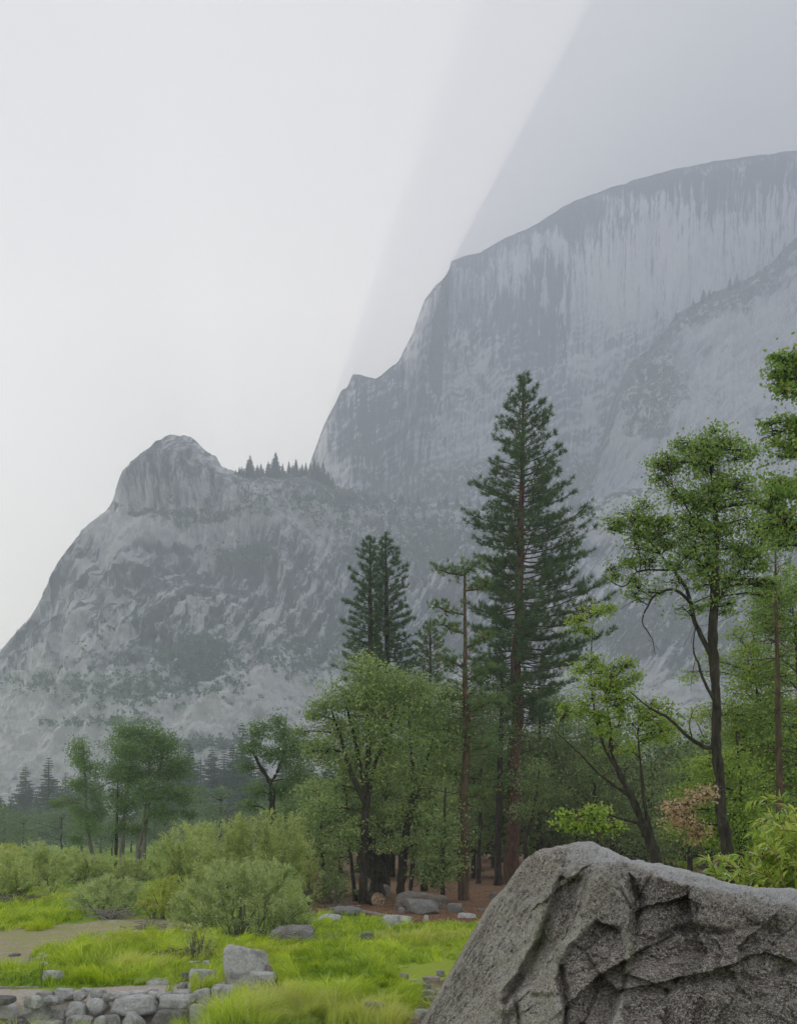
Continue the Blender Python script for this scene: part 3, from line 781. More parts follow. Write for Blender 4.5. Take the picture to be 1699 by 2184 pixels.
B_DARK = mat_bark("dark_bark", (0.018, 0.015, 0.013), (0.080, 0.066, 0.053))
B_RED = mat_bark("red_pine_bark", (0.045, 0.027, 0.021), (0.21, 0.115, 0.085))
B_GREY = mat_bark("grey_bark", (0.112, 0.101, 0.087), (0.336, 0.308, 0.266))
B_BROWN = mat_bark("brown_bark", (0.052, 0.036, 0.026), (0.182, 0.124, 0.085))
B_DEAD = mat_bark("bleached_wood", (0.20, 0.18, 0.16), (0.48, 0.44, 0.39), 2.0)
L_OAK = mat_leaf("oak_leaf", (0.075, 0.14, 0.055), (0.56, 0.70, 0.27), (0.62, 0.58, 0.2))
L_COTTON = mat_leaf("cottonwood_leaf", (0.05, 0.12, 0.05), (0.38, 0.54, 0.20))
L_MAPLE = mat_leaf("maple_leaf", (0.13, 0.25, 0.04), (0.60, 0.76, 0.15), (0.66, 0.60, 0.15), 0.45)
L_GREENMAPLE = mat_leaf("green_maple_leaf", (0.09, 0.19, 0.04), (0.50, 0.68, 0.17), (0.58, 0.56, 0.15), 0.45)
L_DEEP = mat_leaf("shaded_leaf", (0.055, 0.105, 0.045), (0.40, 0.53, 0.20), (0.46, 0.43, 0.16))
L_WILLOW = mat_leaf("willow_leaf", (0.19, 0.29, 0.08), (0.80, 0.87, 0.34), (0.80, 0.76, 0.30), 0.4)
L_GREYWILLOW = mat_leaf("grey_willow_leaf", (0.18, 0.28, 0.09), (0.80, 0.87, 0.42), None, 0.4)
L_SALLOW = mat_leaf("yellow_willow_leaf", (0.40, 0.50, 0.09), (0.70, 0.75, 0.19), (0.75, 0.65, 0.2), 0.4)
L_NEEDLE = mat_leaf("pine_needle", (0.028, 0.070, 0.034), (0.17, 0.27, 0.105), None, 0.2)
L_NEEDLE2 = mat_leaf("green_pine_needle", (0.085, 0.175, 0.065), (0.25, 0.37, 0.115), (0.45, 0.33, 0.12), 0.2)
L_FARNEEDLE = mat_leaf("fir_needle", (0.035, 0.075, 0.050), (0.09, 0.16, 0.095), None, 0.1)
L_FARLEAF = mat_leaf("far_leaf", (0.14, 0.22, 0.11), (0.32, 0.42, 0.21), None, 0.3)
L_DRY = mat_leaf("withered_leaf", (0.50, 0.30, 0.18), (0.78, 0.58, 0.40), None, 0.3)
L_BROAD = mat_leaf("glossy_willow_leaf", (0.270, 0.480, 0.053), (0.690, 0.750, 0.150), (0.750, 0.750, 0.630), 0.35, 0.35, 0.5)

def unit(v): return v / (np.linalg.norm(v, axis=-1, keepdims=True) + 1e-9)

def tube(pts, rad, sides=6):
    pts = np.asarray(pts, float); rad = np.asarray(rad, float); n = len(pts)
    tan = unit(np.gradient(pts, axis=0))
    ref = np.where(np.abs(tan[:, 2:3]) > 0.9, np.array([[1.0, 0, 0]]), np.array([[0, 0, 1.0]]))
    u = unit(np.cross(tan, ref)); w = np.cross(tan, u)
    a = np.linspace(0, 2 * np.pi, sides, endpoint=False)
    ring = pts[:, None] + rad[:, None, None] * (np.cos(a)[None, :, None] * u[:, None] + np.sin(a)[None, :, None] * w[:, None])
    return ring.reshape(-1, 3), grid_faces(n, sides, True)

class Wood:
    def __init__(s): s.v, s.f, s.n = [], [], 0
    def add(s, pts, rad, sides=5):
        v, f = tube(pts, rad, sides); s.v.append(v); s.f.append(f + s.n); s.n += len(v)
    def mesh(s, name, mat): return raw_mesh(name, np.concatenate(s.v), np.concatenate(s.f), mat, True)

def bez(a, b, c, n=8):
    t = np.linspace(0, 1, n)[:, None]
    return (1 - t) ** 2 * a + 2 * (1 - t) * t * b + t * t * c

def wiggle(pts, amp, r):
    n = len(pts); d = r.normal(size=(n, 3)) * amp; d[0] = 0
    return pts + np.cumsum(d, 0) * 0.6

def leaf_mesh(name, p, L, W, mat, r, up=0.5, droop=0.0, tint=None, axis=None, fold=0.15):
    """one small bent four-cornered leaf at each point"""
    n = len(p)
    nrm = unit(r.normal(size=(n, 3)) + np.array([0, 0, up]))
    ax = r.normal(size=(n, 3)) if axis is None else axis + r.normal(size=(n, 3)) * 0.45
    ax = ax + np.array([0, 0, -droop]); ax = unit(ax - (ax * nrm).sum(1)[:, None] * nrm)
    b = np.cross(nrm, ax)
    s = r.uniform(0.65, 1.25, n)[:, None]
    l, w = L * s, W * s * r.uniform(0.8, 1.2, n)[:, None]
    v = np.stack([p, p + ax * l * 0.45 + b * w * 0.5 - nrm * l * fold * 0.5, p + ax * l - nrm * l * fold, p + ax * l * 0.45 - b * w * 0.5 - nrm * l * fold * 0.5], 1).reshape(-1, 3)
    f = np.arange(4 * n).reshape(n, 4)
    if tint is None: tint = r.uniform(0, 1, n)
    odd = r.uniform(0, 1, n)
    return raw_mesh(name, v, f, mat, False, dict(tint=np.repeat(np.clip(tint, 0, 1), 4), odd=np.repeat(odd, 4)))

def path3(pts, Y, base, r=None, wob=0.0):
    """picture points at distance Y -> local coordinates about base"""
    out = []
    for q in pts:
        out.append(np.array(P(q[0], q[1], q[2] if len(q) > 3 else Y)) - base)
    out = np.array(out)
    if r is not None and wob: out[1:, 1] += np.cumsum(r.normal(size=len(out) - 1) * wob)
    return out

def densify(pts, rad, n):
    pts = np.asarray(pts, float); k = len(pts)
    t = np.linspace(0, k - 1, n)
    i = np.clip(t.astype(int), 0, k - 2); f = (t - i)[:, None]
    p0 = pts[np.maximum(i - 1, 0)]; p1 = pts[i]; p2 = pts[i + 1]; p3 = pts[np.minimum(i + 2, k - 1)]
    q = 0.5 * (2 * p1 + (p2 - p0) * f + (2 * p0 - 5 * p1 + 4 * p2 - p3) * f ** 2 + (3 * p1 - p0 - 3 * p2 + p3) * f ** 3)
    return q, np.interp(t, np.arange(k), rad)

def broadleaf(label, Y, trunks, lobes, leaf=(0.11, 0.09), dens=1.0, lm=None, bm=None, seed=1, group=None, name="broadleaf_tree",
              limbs=(), twig=1.0, clump=0.16, foot=None, cat='tree', up=0.5, leafy=1.0, dead=0, bm_twig=None, sat=0, fill=()):
    """trunks: list of [(px, py, width px), ...] from the foot up; lobes: [(px, py, rx, ry)] leaf masses; limbs: bare boughs"""
    r = np.random.default_rng(seed)
    b0 = trunks[0][0]
    bx, _, _ = P(b0[0], b0[1], Y)
    gz = float(ground_z(bx, Y)) if foot is None else foot
    base = np.array([bx, Y, gz])
    root = thing(name, label, cat, tuple(base), group)
    s = Y / F
    wood = Wood(); tw = Wood() if lobes else wood
    tpts, trad = [], []
    for tr in trunks:
        q = path3(tr, Y, base, r, 0.02 * Y / 30)
        rad = np.array([w[2] for w in tr]) * s * 0.5
        if tr is trunks[0] or tr[0][1] > HY - 20:
            # run the trunk down into the ground
            dz = q[0, 2] + 0.15
            if dz > 0.05: q = np.concatenate([[q[0] + np.array([0, 0, -dz])], q]); rad = np.concatenate([[rad[0] * 1.25], rad])
        q, rad = densify(q, rad, max(10, 5 * len(q)))
        q = q + np.stack([perlin(q * 1.1 + seed), perlin(q * 1.1 + seed + 50), 0 * q[:, 0]], 1) * rad[:, None] * 0.5
        wood.add(q, rad * (1 + 0.12 * r.normal(size=len(rad))), 9)
        tpts.append(q); trad.append(rad)
    for lb in limbs:
        q = path3(lb, Y, base, r, 0.05); q, rad = densify(q, np.array([w[2] for w in lb]) * s * 0.5, 5 * len(lb))
        wood.add(wiggle(q, 0.012 * Y / 20, r), rad, 6); tpts.append(q); trad.append(rad)
        for _ in range(4):
            i = r.integers(len(q) // 3, len(q)); e = q[i] + r.normal(size=3) * 0.6 * np.array([1, .7, 1]) * Y / 22
            m = (q[i] + e) / 2 + r.normal(size=3) * 0.15
            tw.add(wiggle(bez(q[i], m, e, 6), 0.02, r), np.linspace(rad[i] * 0.4, 0.004, 6), 4)
    allq = np.concatenate(tpts); allr = np.concatenate(trad)
    lp, lt, lax = [], [], []
    for (fx, fy, frx, fry, n_, rr_) in fill:      # airy crown: many small sprays spread through an outline
        for _ in range(n_):
            a_, q_ = r.uniform(0, 6.28), math.sqrt(r.uniform(0.02, 1.0)); z_ = r.uniform(0.65, 1.25)
            lobes = list(lobes) + [(fx + math.cos(a_) * frx * q_, fy + math.sin(a_) * fry * q_, rr_ * z_ * 1.25, rr_ * z_ * 0.72)]
    if sat:
        ex = []
        for lb in lobes:
            for _ in range(sat):
                a_ = r.uniform(0, 6.28); q_ = r.uniform(0.8, 1.5)
                ex.append((lb[0] + math.cos(a_) * lb[2] * q_, lb[1] + math.sin(a_) * lb[3] * q_, lb[2] * r.uniform(0.35, 0.6), lb[3] * r.uniform(0.35, 0.65)))
        lobes = list(lobes) + ex
    for k, lb in enumerate(lobes):
        cx, cy, rx, ry = lb[:4]; wgt = lb[4] if len(lb) > 4 else 1.0
        c = np.array(P(cx, cy, Y)) - base
        Rx, Rz = rx * s, ry * s; Ry = min(Rx, Rz * 1.3) * 0.9
        c[1] += r.normal() * Rx * 0.45
        R3 = np.array([Rx, Ry, Rz])
        d = np.linalg.norm((allq - c) * np.array([1, 0.6, 1]), axis=1) + np.where(allq[:, 2] > c[2] - 0.1 * Rz, (allq[:, 2] - c[2] + Rz) * 1.5, 0)
        i = int(np.argmin(d)); a = allq[i]
        mid = a * 0.45 + c * 0.55 + np.array([0, 0, 0.12 * np.linalg.norm(c - a)]) + r.normal(size=3) * 0.12 * np.linalg.norm(c - a) * np.array([1, 1, .4])
        q = wiggle(bez(a, mid, c, 9), 0.03 * np.linalg.norm(c - a) / 2, r)
        r0 = min(allr[i] * 0.6, 0.022 * np.linalg.norm(c - a) + 0.012)
        wood.add(q, np.linspace(r0, max(0.008, r0 * 0.35), 9), 6)
        ends = []
        for _ in range(int(9 * twig)):
            u = unit(r.normal(size=3)); e = c + u * R3 * r.uniform(0.55, 1.0)
            j = r.integers(3, 9)
            m = (q[j] + e) / 2 + np.array([0, 0, 0.10]) * np.linalg.norm(e - q[j]) + r.normal(size=3) * 0.06
            b = wiggle(bez(q[j], m, e, 7), 0.015 * Y / 30, r)
            tw.add(b, np.linspace(max(0.010, r0 * 0.4), 0.004, 7), 3); ends.append(b)
            for _ in range(int(2 * twig)):
                jj = r.integers(2, 6); e2 = b[jj] + r.normal(size=3) * R3 * 0.32
                b2 = bez(b[jj], (b[jj] + e2) / 2 + r.normal(size=3) * 0.05, e2, 4)
                tw.add(b2, np.linspace(0.008, 0.003, 4), 3); ends.append(b2)
        # leaves: clumps on the twigs plus clumps spread through the mass
        area = (4 * np.pi * (Rx * Rz + Rx * Ry + Ry * Rz) / 3)
        N = int(dens * leafy * wgt * area * 2.3 / (leaf[0] * leaf[1] * 0.5) * 0.55)
        per = 22; M = max(6, N // per)
        tp = np.concatenate([e[len(e) // 2:] for e in ends])
        c1 = tp[r.integers(0, len(tp), M)]
        u = unit(r.normal(size=(M, 3))) * (r.uniform(0.15, 1, (M, 1)) ** 0.45)
        c2 = c + u * R3
        holes = fbm(c2 / (0.42 * max(Rx, Rz)) + seed * 3.7 + k, 3, 0.6)
        c2 = np.where((holes < -0.10)[:, None], c1, c2)
        cc = np.where((r.uniform(size=M) < 0.5)[:, None], c1, c2)
        sg = clump * 2.2 * math.sqrt(max(Rx * Rz, 0.02))
        sg = min(sg, 0.42)
        off = r.normal(size=(M, per, 3)) * np.array([1, 1, 0.55]) * sg
        pp = (cc[:, None] + off).reshape(-1, 3)
        lp.append(pp)
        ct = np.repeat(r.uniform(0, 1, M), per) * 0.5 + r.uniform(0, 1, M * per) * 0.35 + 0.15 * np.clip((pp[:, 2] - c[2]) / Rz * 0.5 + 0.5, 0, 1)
        lt.append(ct)
    if lp:
        lp, lt = np.concatenate(lp), np.concatenate(lt)
        k = lp[:, 2] > 0.05
        if sat and len(lp) > 26000: k = k & (r.uniform(size=len(lp)) < 26000 / len(lp))
        link("crown", leaf_mesh("crown", lp[k], leaf[0], leaf[1], lm, r, up, 0.25, lt[k]), root)
    for _ in range(dead):
        i = r.integers(len(allq) // 6, len(allq)); a = allq[i]
        L = r.uniform(0.5, 1.5) * Y / 30; ang = r.uniform(0, 2 * np.pi)
        e = a + np.array([math.cos(ang), math.sin(ang), r.uniform(-0.5, 0.25)]) * L
        tw.add(wiggle(bez(a, (a + e) / 2 + np.array([0, 0, 0.1]), e, 7), 0.03, r), np.linspace(0.014, 0.004, 7) * Y / 30, 4)
    link("trunk", wood.mesh("trunk", bm), root)
    if tw.v and tw is not wood: link("twigs", tw.mesh("twigs", bm_twig or bm), root)
    return root

def tuft_mesh(name, c, dirs, L, W, K, mat, r, spread=0.9, tint=None):
    n = len(c)
    d = unit(dirs[:, None] + r.normal(size=(n, K, 3)) * spread)
    l = L * r.uniform(0.7, 1.15, (n, K, 1))
    o = c[:, None] + r.normal(size=(n, K, 3)) * L * 0.10
    sd = unit(np.cross(d, r.normal(size=(n, K, 3)))) * W * 0.5
    v = np.stack([o - sd, o + sd, o + d * l], 2).reshape(-1, 3)
    f = np.arange(len(v)).reshape(-1, 3)
    t = (np.repeat(r.uniform(0, 1, n), K) * 0.6 + r.uniform(0, 0.4, n * K)) if tint is None else np.repeat(tint, K)
    return raw_mesh(name, v, f, mat, False, dict(tint=np.repeat(t, 3), odd=np.repeat(np.repeat(r.uniform(0, 1, n), K), 3)))

def pine(label, Y, base_px, top, trunk_w, profile, nb, needle=0.26, nw=0.024, K=22, lm=None, bm=None, seed=1, group=None, name="pine_tree",
         lean=(), dead=12, dens=1.0, crook=0.0):
    """profile [(py, reach left px, reach right px)] from the top down; trunk_w [(py, width px)]"""
    r = np.random.default_rng(seed)
    bx = P(base_px[0], base_px[1], Y)[0]; base = np.array([bx, Y, float(ground_z(bx, Y))])
    root = thing(name, label, 'tree', tuple(base), group); s = Y / F
    tp = [(base_px[0], base_px[1])] + list(lean) + [(top[0], top[1])]
    q = path3(tp, Y, base); q = np.concatenate([[q[0] * [1, 1, 0] + [0, 0, -0.2]], q])
    tw = np.array(sorted(trunk_w))
    n = 46
    q, _ = densify(q, np.zeros(len(q)), n)
    pyz = HY - (q[:, 2] + base[2] - CZ) / s
    rad = np.interp(pyz, tw[:, 0], tw[:, 1]) * s * 0.5
    rad[0] *= 1.25
    q[:, :2] += np.stack([perlin(q * 0.35 + seed), perlin(q * 0.35 + seed + 9)], 1) * rad[:, None] * (0.6 + crook)
    wood = Wood(); wood.add(q, rad * (1 + 0.05 * r.normal(size=n)), 10)
    br = Wood()
    pr = np.array(profile)
    tc, td = [], []
    y0, y1 = pr[0, 0], pr[-1, 0]
    ph = r.uniform(0, 6)
    for k in range(nb):
        f = ((k + r.uniform(0, 0.8)) / nb) ** 0.82
        py = y0 + (y1 - y0) * f
        z = CZ + (HY - py) * s - base[2]
        i = int(np.argmin(np.abs(q[:, 2] - z))); a = np.array([np.interp(z, q[:, 2], q[:, 0]), np.interp(z, q[:, 2], q[:, 1]), z])
        ph += 2.39996 + r.normal() * 0.3
        ca, sa = math.cos(ph), math.sin(ph)
        reach = (np.interp(py, pr[:, 0], pr[:, 1]) if ca < 0 else np.interp(py, pr[:, 0], pr[:, 2])) * s
        if abs(ca) < 0.6: reach = 0.5 * (np.interp(py, pr[:, 0], pr[:, 1]) + np.interp(py, pr[:, 0], pr[:, 2])) * s
        L = reach * r.uniform(0.62, 1.08)
        if L < 0.05: continue
        lift = 0.75 * (1 - f) ** 1.6 - 0.10 * f
        pts = []
        for t in np.linspace(0, 1, 8):
            pts.append(a + np.array([ca, sa, 0]) * L * t + np.array([0, 0, L * (lift * t - 0.35 * f * t * (1 - t) + 0.10 * t * t)]))
        b = wiggle(np.array(pts), 0.02 * L / 2, r)
        br.add(b, np.linspace(min(0.05, 0.012 + 0.012 * L), 0.006, 8), 4)
        m = max(3, int((3 + L * 4.4) * dens))
        for j in range(m):
            t = r.uniform(0.14, 1.0) ** 0.75 if j else 1.0
            x = b[min(7, int(t * 7))] + (b[min(7, int(t * 7) + 1)] - b[min(7, int(t * 7))]) * (t * 7 % 1)
            side = r.choice([-1, 1]); ll = L * 0.26 * (1.15 - t) * r.uniform(0.3, 1.2) + 0.12
            dv = unit(np.array([ca, sa, 0]) * 0.7 + side * np.array([-sa, ca, 0]) * r.uniform(0.2, 1.0) + np.array([0, 0, r.uniform(0.0, 0.7)]))
            e = x + dv * ll
            if j: br.add(np.array([x, (x + e) / 2 + [0, 0, -0.03], e]), [0.010, 0.008, 0.006], 3)
            tc.append(e); td.append(dv * 0.8 + np.array([0, 0, 0.45]))
            if ll > 0.4: tc.append((x + e) / 2); td.append(dv * 0.6 + np.array([0, 0, 0.5]))
    # the leader
    for k in range(5): tc.append(q[-1] - np.array([0, 0, 0.22 * k])); td.append(np.array([0, 0, 1.0]))
    for _ in range(dead):
        py = r.uniform(y1 - 40, min(base_px[1] - 150, y1 + 330)); z = CZ + (HY - py) * s - base[2]
        i = int(np.argmin(np.abs(q[:, 2] - z))); a = q[i]; an = r.uniform(0, 6.28); L = r.uniform(0.6, 2.2) * Y / 47
        e = a + np.array([math.cos(an), math.sin(an), r.uniform(-0.35, 0.1)]) * L
        br.add(wiggle(bez(a, (a + e) / 2 + [0, 0, 0.12], e, 7), 0.04, r), np.linspace(0.022, 0.006, 7), 4)
    link("trunk", wood.mesh("trunk", bm), root); link("branches", br.mesh("branches", B_BROWN if bm is B_RED else bm), root)
    link("crown", tuft_mesh("crown", np.array(tc), np.array(td), needle, nw, K, lm, r, 0.75), root)
    return root

# ---- far conifers: five shapes, copied
def fir_meshes(seed, H=30.0, R=4.2, layers=30, gap=0.05, lmat=None):
    r = np.random.default_rng(seed)
    V, Fc, T = [], [], []; n = 0
    for k in range(layers):
        f = gap + (1 - gap) * (k / (layers - 1)); z = H * (1 - 0.88 * f)
        rr = R * (f ** 0.85) * r.uniform(0.75, 1.15) + 0.25
        m = int(6 + 9 * f)
        for j in range(m):
            a = r.uniform(0, 6.28); L = rr * r.uniform(0.55, 1.1); dr = r.uniform(0.15, 0.55)
            d = np.array([math.cos(a), math.sin(a), 0]); sd = np.array([-d[1], d[0], 0])
            for t in np.linspace(0.25, 1.0, 5):
                p = d * L * t + np.array([0, 0, z - dr * L * t + 0.2 * L * t * t]); w = L * 0.30 * (1.15 - 0.7 * t) + 0.15
                for sg in (-1, 1):
                    e = p + sd * sg * w * r.uniform(0.6, 1.2) + d * 0.35 * w + np.array([0, 0, -0.35 * w * r.uniform(0.2, 1.2)])
                    V += [p - d * w * 0.42, p + d * w * 0.42 + np.array([0, 0, 0.1 * w]), e]; T += [r.uniform(0, 1)] * 3
                    V += [p - d * w * 0.5 + sd * sg * w * 0.2, p + d * w * 0.5 + sd * sg * w * 0.2, p + sd * sg * w * 0.7 + d * 0.1 * w - np.array([0, 0, w * r.uniform(0.6, 1.3)])]; T += [r.uniform(0, 1)] * 3
    V = np.array(V); Fi = np.arange(len(V)).reshape(-1, 3)
    cr = raw_mesh("fir_crown", V, Fi, lmat or L_FARNEEDLE, False, dict(tint=np.array(T), odd=np.zeros(len(V))))
    v, f = tube(np.array([[0, 0, -0.5], [0, 0, H * 0.5], [0, 0, H * 0.99]]), np.array([H * 0.013, H * 0.009, 0.03]), 6)
    return cr, raw_mesh("fir_trunk", v, f, B_DARK, True)
FIRS = [fir_meshes(s, 30, R, lay, g) for s, R, lay, g in ((1, 5.4, 36, .05), (2, 4.6, 36, .03), (3, 6.2, 32, .06), (4, 5.0, 40, .04), (5, 4.2, 34, .02))]

def fir(label, px, py_top, Y, group, k, H=None, zbase=None, wide=1.0, rot=0.0, name="fir_tree", loc=None, trunk=True):
    X = GX(px, Y) if loc is None else loc[0]
    zt = CZ + (HY - py_top) / F * Y if loc is None else loc[2] + H
    zb = zbase if zbase is not None else (float(ground_z(X, Y)) if loc is None else loc[2])
    h = zt - zb
    root = thing(name, label, 'tree', (X, Y if loc is None else loc[1], zb), group, rot)
    root.scale = (h / 30 * wide, h / 30 * wide, h / 30)
    cr, tr = FIRS[k % 5]
    link("crown", cr, root)
    if trunk: link("trunk", tr, root)
    return root

# ---- shrubs
def shrub(label, Y, lobes, leaf, lm, seed, dens=1.0, group=None, name="willow_bush", base=None, stems=26, bm=None, up=0.4, cat='bush', droop=0.1, clump=0.2):
    r = np.random.default_rng(seed); s = Y / F
    lo = np.array([l[:4] for l in lobes], float)
    cx = base if base is not None else float((lo[:, 0] * lo[:, 2]).sum() / lo[:, 2].sum())
    bx = GX(cx, Y); o = np.array([bx, Y, float(ground_z(bx, Y))])
    root = thing(name, label, cat, tuple(o), group)
    st = Wood(); lp, lt, la = [], [], []
    for k, l in enumerate(lobes):
        c = np.array(P(l[0], l[1], Y)) - o; R = np.array([l[2] * s, l[2] * s * 0.8, l[3] * s])
        c[1] += (r.normal() * 0.25 + (l[4] if len(l) > 4 else 0)) * R[0]
        m = max(5, int(stems * l[2] / lo[:, 2].sum()))
        shoots = []
        for _ in range(m):
            u = unit(r.normal(size=3) + np.array([0, 0, 0.5])); e = c + u * R * r.uniform(0.75, 1.08)
            a = np.array([c[0] * 0.5, c[1] * 0.6, 0]) + r.normal(size=3) * np.array([R[0] * 0.25, R[1] * 0.25, 0])
            a[2] = -0.05
            b = wiggle(bez(a, a * 0.35 + e * 0.65 + np.array([0, 0, 0.25 * R[2]]), e, 9), 0.02 * R[0], r)
            st.add(b, np.linspace(0.022, 0.004, 9) * (Y / 26) ** 0.5, 4); shoots.append(b)
        area = 4 * np.pi * (R[0] * R[2] + R[0] * R[1] + R[1] * R[2]) / 3
        N = int(dens * area * 1.25 / (leaf[0] * leaf[1] * 0.5) * 0.66); per = 18; M = max(8, N // per)
        sh = np.concatenate([b[4:] for b in shoots]); dn = np.concatenate([np.gradient(b, axis=0)[4:] for b in shoots])
        u = unit(r.normal(size=(M, 3)) + np.array([0, 0, 0.25])) * (r.uniform(0.1, 1, (M, 1)) ** 0.33)
        c2 = c + u * R * (1 + 0.18 * fbm(u * 2.2 + seed + k, 3)[:, None])
        hole = fbm(c2 / (0.35 * R[0]) + seed * 1.7, 3, 0.6)
        i = r.integers(0, len(sh), M)
        pick = (r.uniform(size=M) < 0.32) | (hole < -0.18)
        cc = np.where(pick[:, None], sh[i], c2)
        ax = unit(np.where(pick[:, None], dn[i], u * [1, 1, 0.6] + [0, 0, 0.5]))
        sg = clump * min(R[0], R[2]) * 0.55
        L = unit(ax[:, None] + r.normal(size=(M, per, 3)) * 0.12)
        pp = cc[:, None] + r.normal(size=(M, per, 3)) * sg * 0.55 + ax[:, None] * r.uniform(-1, 1, (M, per, 1)) * sg * 1.5
        lp.append(pp.reshape(-1, 3)); la.append(np.repeat(ax, per, 0))
        tt = np.repeat(r.uniform(0, 1, M), per) * 0.45 + r.uniform(0, 1, M * per) * 0.35 + 0.2 * np.clip(pp.reshape(-1, 3)[:, 2] / (c[2] + R[2]), 0, 1)
        lt.append(tt)
    lp, lt, la = np.concatenate(lp), np.concatenate(lt), np.concatenate(la)
    k = lp[:, 2] > 0.03
    link("foliage", leaf_mesh("foliage", lp[k], leaf[0], leaf[1], lm, r, up, droop, lt[k], la[k]), root)
    link("stems", st.mesh("stems", bm or B_GREY), root)
    return root
# ------------------------------------------------------------------ the trees, one by one
def nth(k):
    n = k + 1; return "%d%s" % (n, "th" if 10 < n % 100 < 14 else {1: "st", 2: "nd", 3: "rd"}.get(n % 10, "th"))
def rank(xs, k): return sorted(range(len(xs)), key=lambda i: xs[i]).index(k)
# mountain conifers: along the saddle, the buttress crest and the shelf
def on_grid(grid, px, py=None, row=None):
    gpx, ry, g = grid
    j = int(np.argmin(np.abs(gpx - px)))
    col = g[:, j]
    pyc = HY - (col[:, 2] - CZ) / col[:, 1] * F
    i = int(np.argmin(np.abs(pyc - py))) if py is not None else row
    return col[i]
r5 = np.random.default_rng(77)
for k, (px, h) in enumerate([(503, 14), (509, 20), (515, 18), (521, 14), (527, 26), (534, 36), (541, 22), (549, 30), (556, 28), (563, 16), (571, 24), (579, 14),
        (588, 40), (596, 24), (604, 30), (609, 16), (616, 28), (624, 20), (631, 26), (638, 16), (645, 24), (651, 30), (657, 18), (664, 28), (672, 34), (681, 30), (690, 36), (700, 30), (712, 28)]):
    p = on_grid(peak_grid, px, row=2 if px < 660 else 8)
    H = h * (1.05 + 0.55 * math.sin(k * 2.7) ** 2) / F * p[1]
    fir("small dark conifer on the saddle between the mountains, %s in the row from the left" % nth(k), px, 0, p[1], "conifers on the saddle", k, H=H, loc=(p[0], p[1], p[2] - 1.0), wide=1.35, name="conifer")
for k, (px, py, h) in enumerate([(1345, 775, 12), (1372, 752, 14), (1395, 726, 12), (1412, 712, 16), (1440, 678, 22), (1466, 655, 14), (1478, 648, 28), (1500, 634, 34), (1512, 628, 26), (1556, 610, 34), (1571, 600, 36), (1590, 596, 12), (1632, 566, 12), (1660, 545, 14)]):
    p = on_grid(butt_grid, px, row=2); H = h / F * p[1]
    fir("small dark conifer on the sloping crest of the pale buttress, %s from its lower end" % nth(k), px, 0, p[1], "conifers on the buttress crest", k, H=H, loc=(p[0], p[1], p[2] - 1.0), wide=1.25, name="conifer")
SHELF = [(855, 1075, 26), (870, 1074, 20), (893, 1078, 22), (935, 1084, 26), (950, 1082, 34), (975, 1082, 30), (1000, 1080, 28), (1022, 1084, 22), (842, 1100, 24), (880, 1105, 30), (905, 1110, 24), (780, 1075, 26), (745, 1068, 24), (830, 1120, 22), (1120, 1090, 24), (1145, 1092, 20)]
for k, (px, py, h) in enumerate(SHELF):
    p = on_grid(peak_grid, px, py=py); H = h / F * p[1]
    fir("faint hazy conifer on the shelf under the dome wall, %s from the left" % nth(rank([q[0] for q in SHELF], k)), px, 0, p[1], "conifers on the shelf", k, H=H, loc=(p[0], p[1], p[2] - 1.0), wide=1.4, name="conifer")
for px, py, h, lab in [(188, 1124, 12, "tiny conifer alone on the left skyline of the lower peak, the higher of two"), (36, 1352, 14, "tiny conifer alone on the left skyline of the lower peak, the lower of two"), (310, 1335, 44, "lone dark conifer growing from the pale rock face of the lower peak"), (545, 1205, 46, "lone dark conifer under the ledges of the lower peak")]:
    p = on_grid(peak_grid, px, row=2) if h < 20 else on_grid(peak_grid, px, py=py)
    fir(lab, px, 0, p[1], None, 1, H=h / F * p[1], loc=(p[0], p[1], p[2] - 1.0), wide=1.3, name="conifer")

# scrub on the mountain ledges: one mass nobody could count
def mountain_scrub():
    r = np.random.default_rng(5); V, T = [], []
    spots = [(430, 1415, 70, 44, 340), (690, 1395, 190, 70, 150), (330, 1478, 190, 30, 170), (120, 1466, 120, 22, 70), (520, 1190, 90, 22, 90), (700, 1075, 240, 28, 300),
             (900, 1130, 260, 40, 220), (420, 1592, 160, 12, 120), (240, 1545, 130, 8, 50), (1380, 1330, 300, 60, 120), (390, 1097, 150, 10, 70), (880, 1200, 150, 60, 110), (270, 1420, 150, 90, 80)]
    for cx, cy, rx, ry, n in spots:
        for _ in range(n):
            px, py = cx + r.normal() * rx * 0.5, cy + r.normal() * ry * 0.5
            p = on_grid(peak_grid, px, py=py); S = r.uniform(1.0, 3.0) * (1 if r.uniform() < 0.85 else 1.7)
            for _ in range(9):
                c = p + np.array([r.normal() * S * 0.6, -abs(r.normal()) * S * 0.4, abs(r.normal()) * S * 0.7])
                a = unit(r.normal(size=3)) * S * 0.55; b = unit(np.cross(a, r.normal(size=3))) * S * 0.4
                V += [c - a, c + a * 0.6 + b, c + a * 0.5 - b]; T += [r.uniform()] * 3
    V = np.array(V)
    o = link("mountain_scrub", raw_mesh("mountain_scrub", V, np.arange(len(V)).reshape(-1, 3), L_FARNEEDLE, False, dict(tint=np.array(T), odd=np.zeros(len(V)))))
    tag(o, kind='stuff')
mountain_scrub()

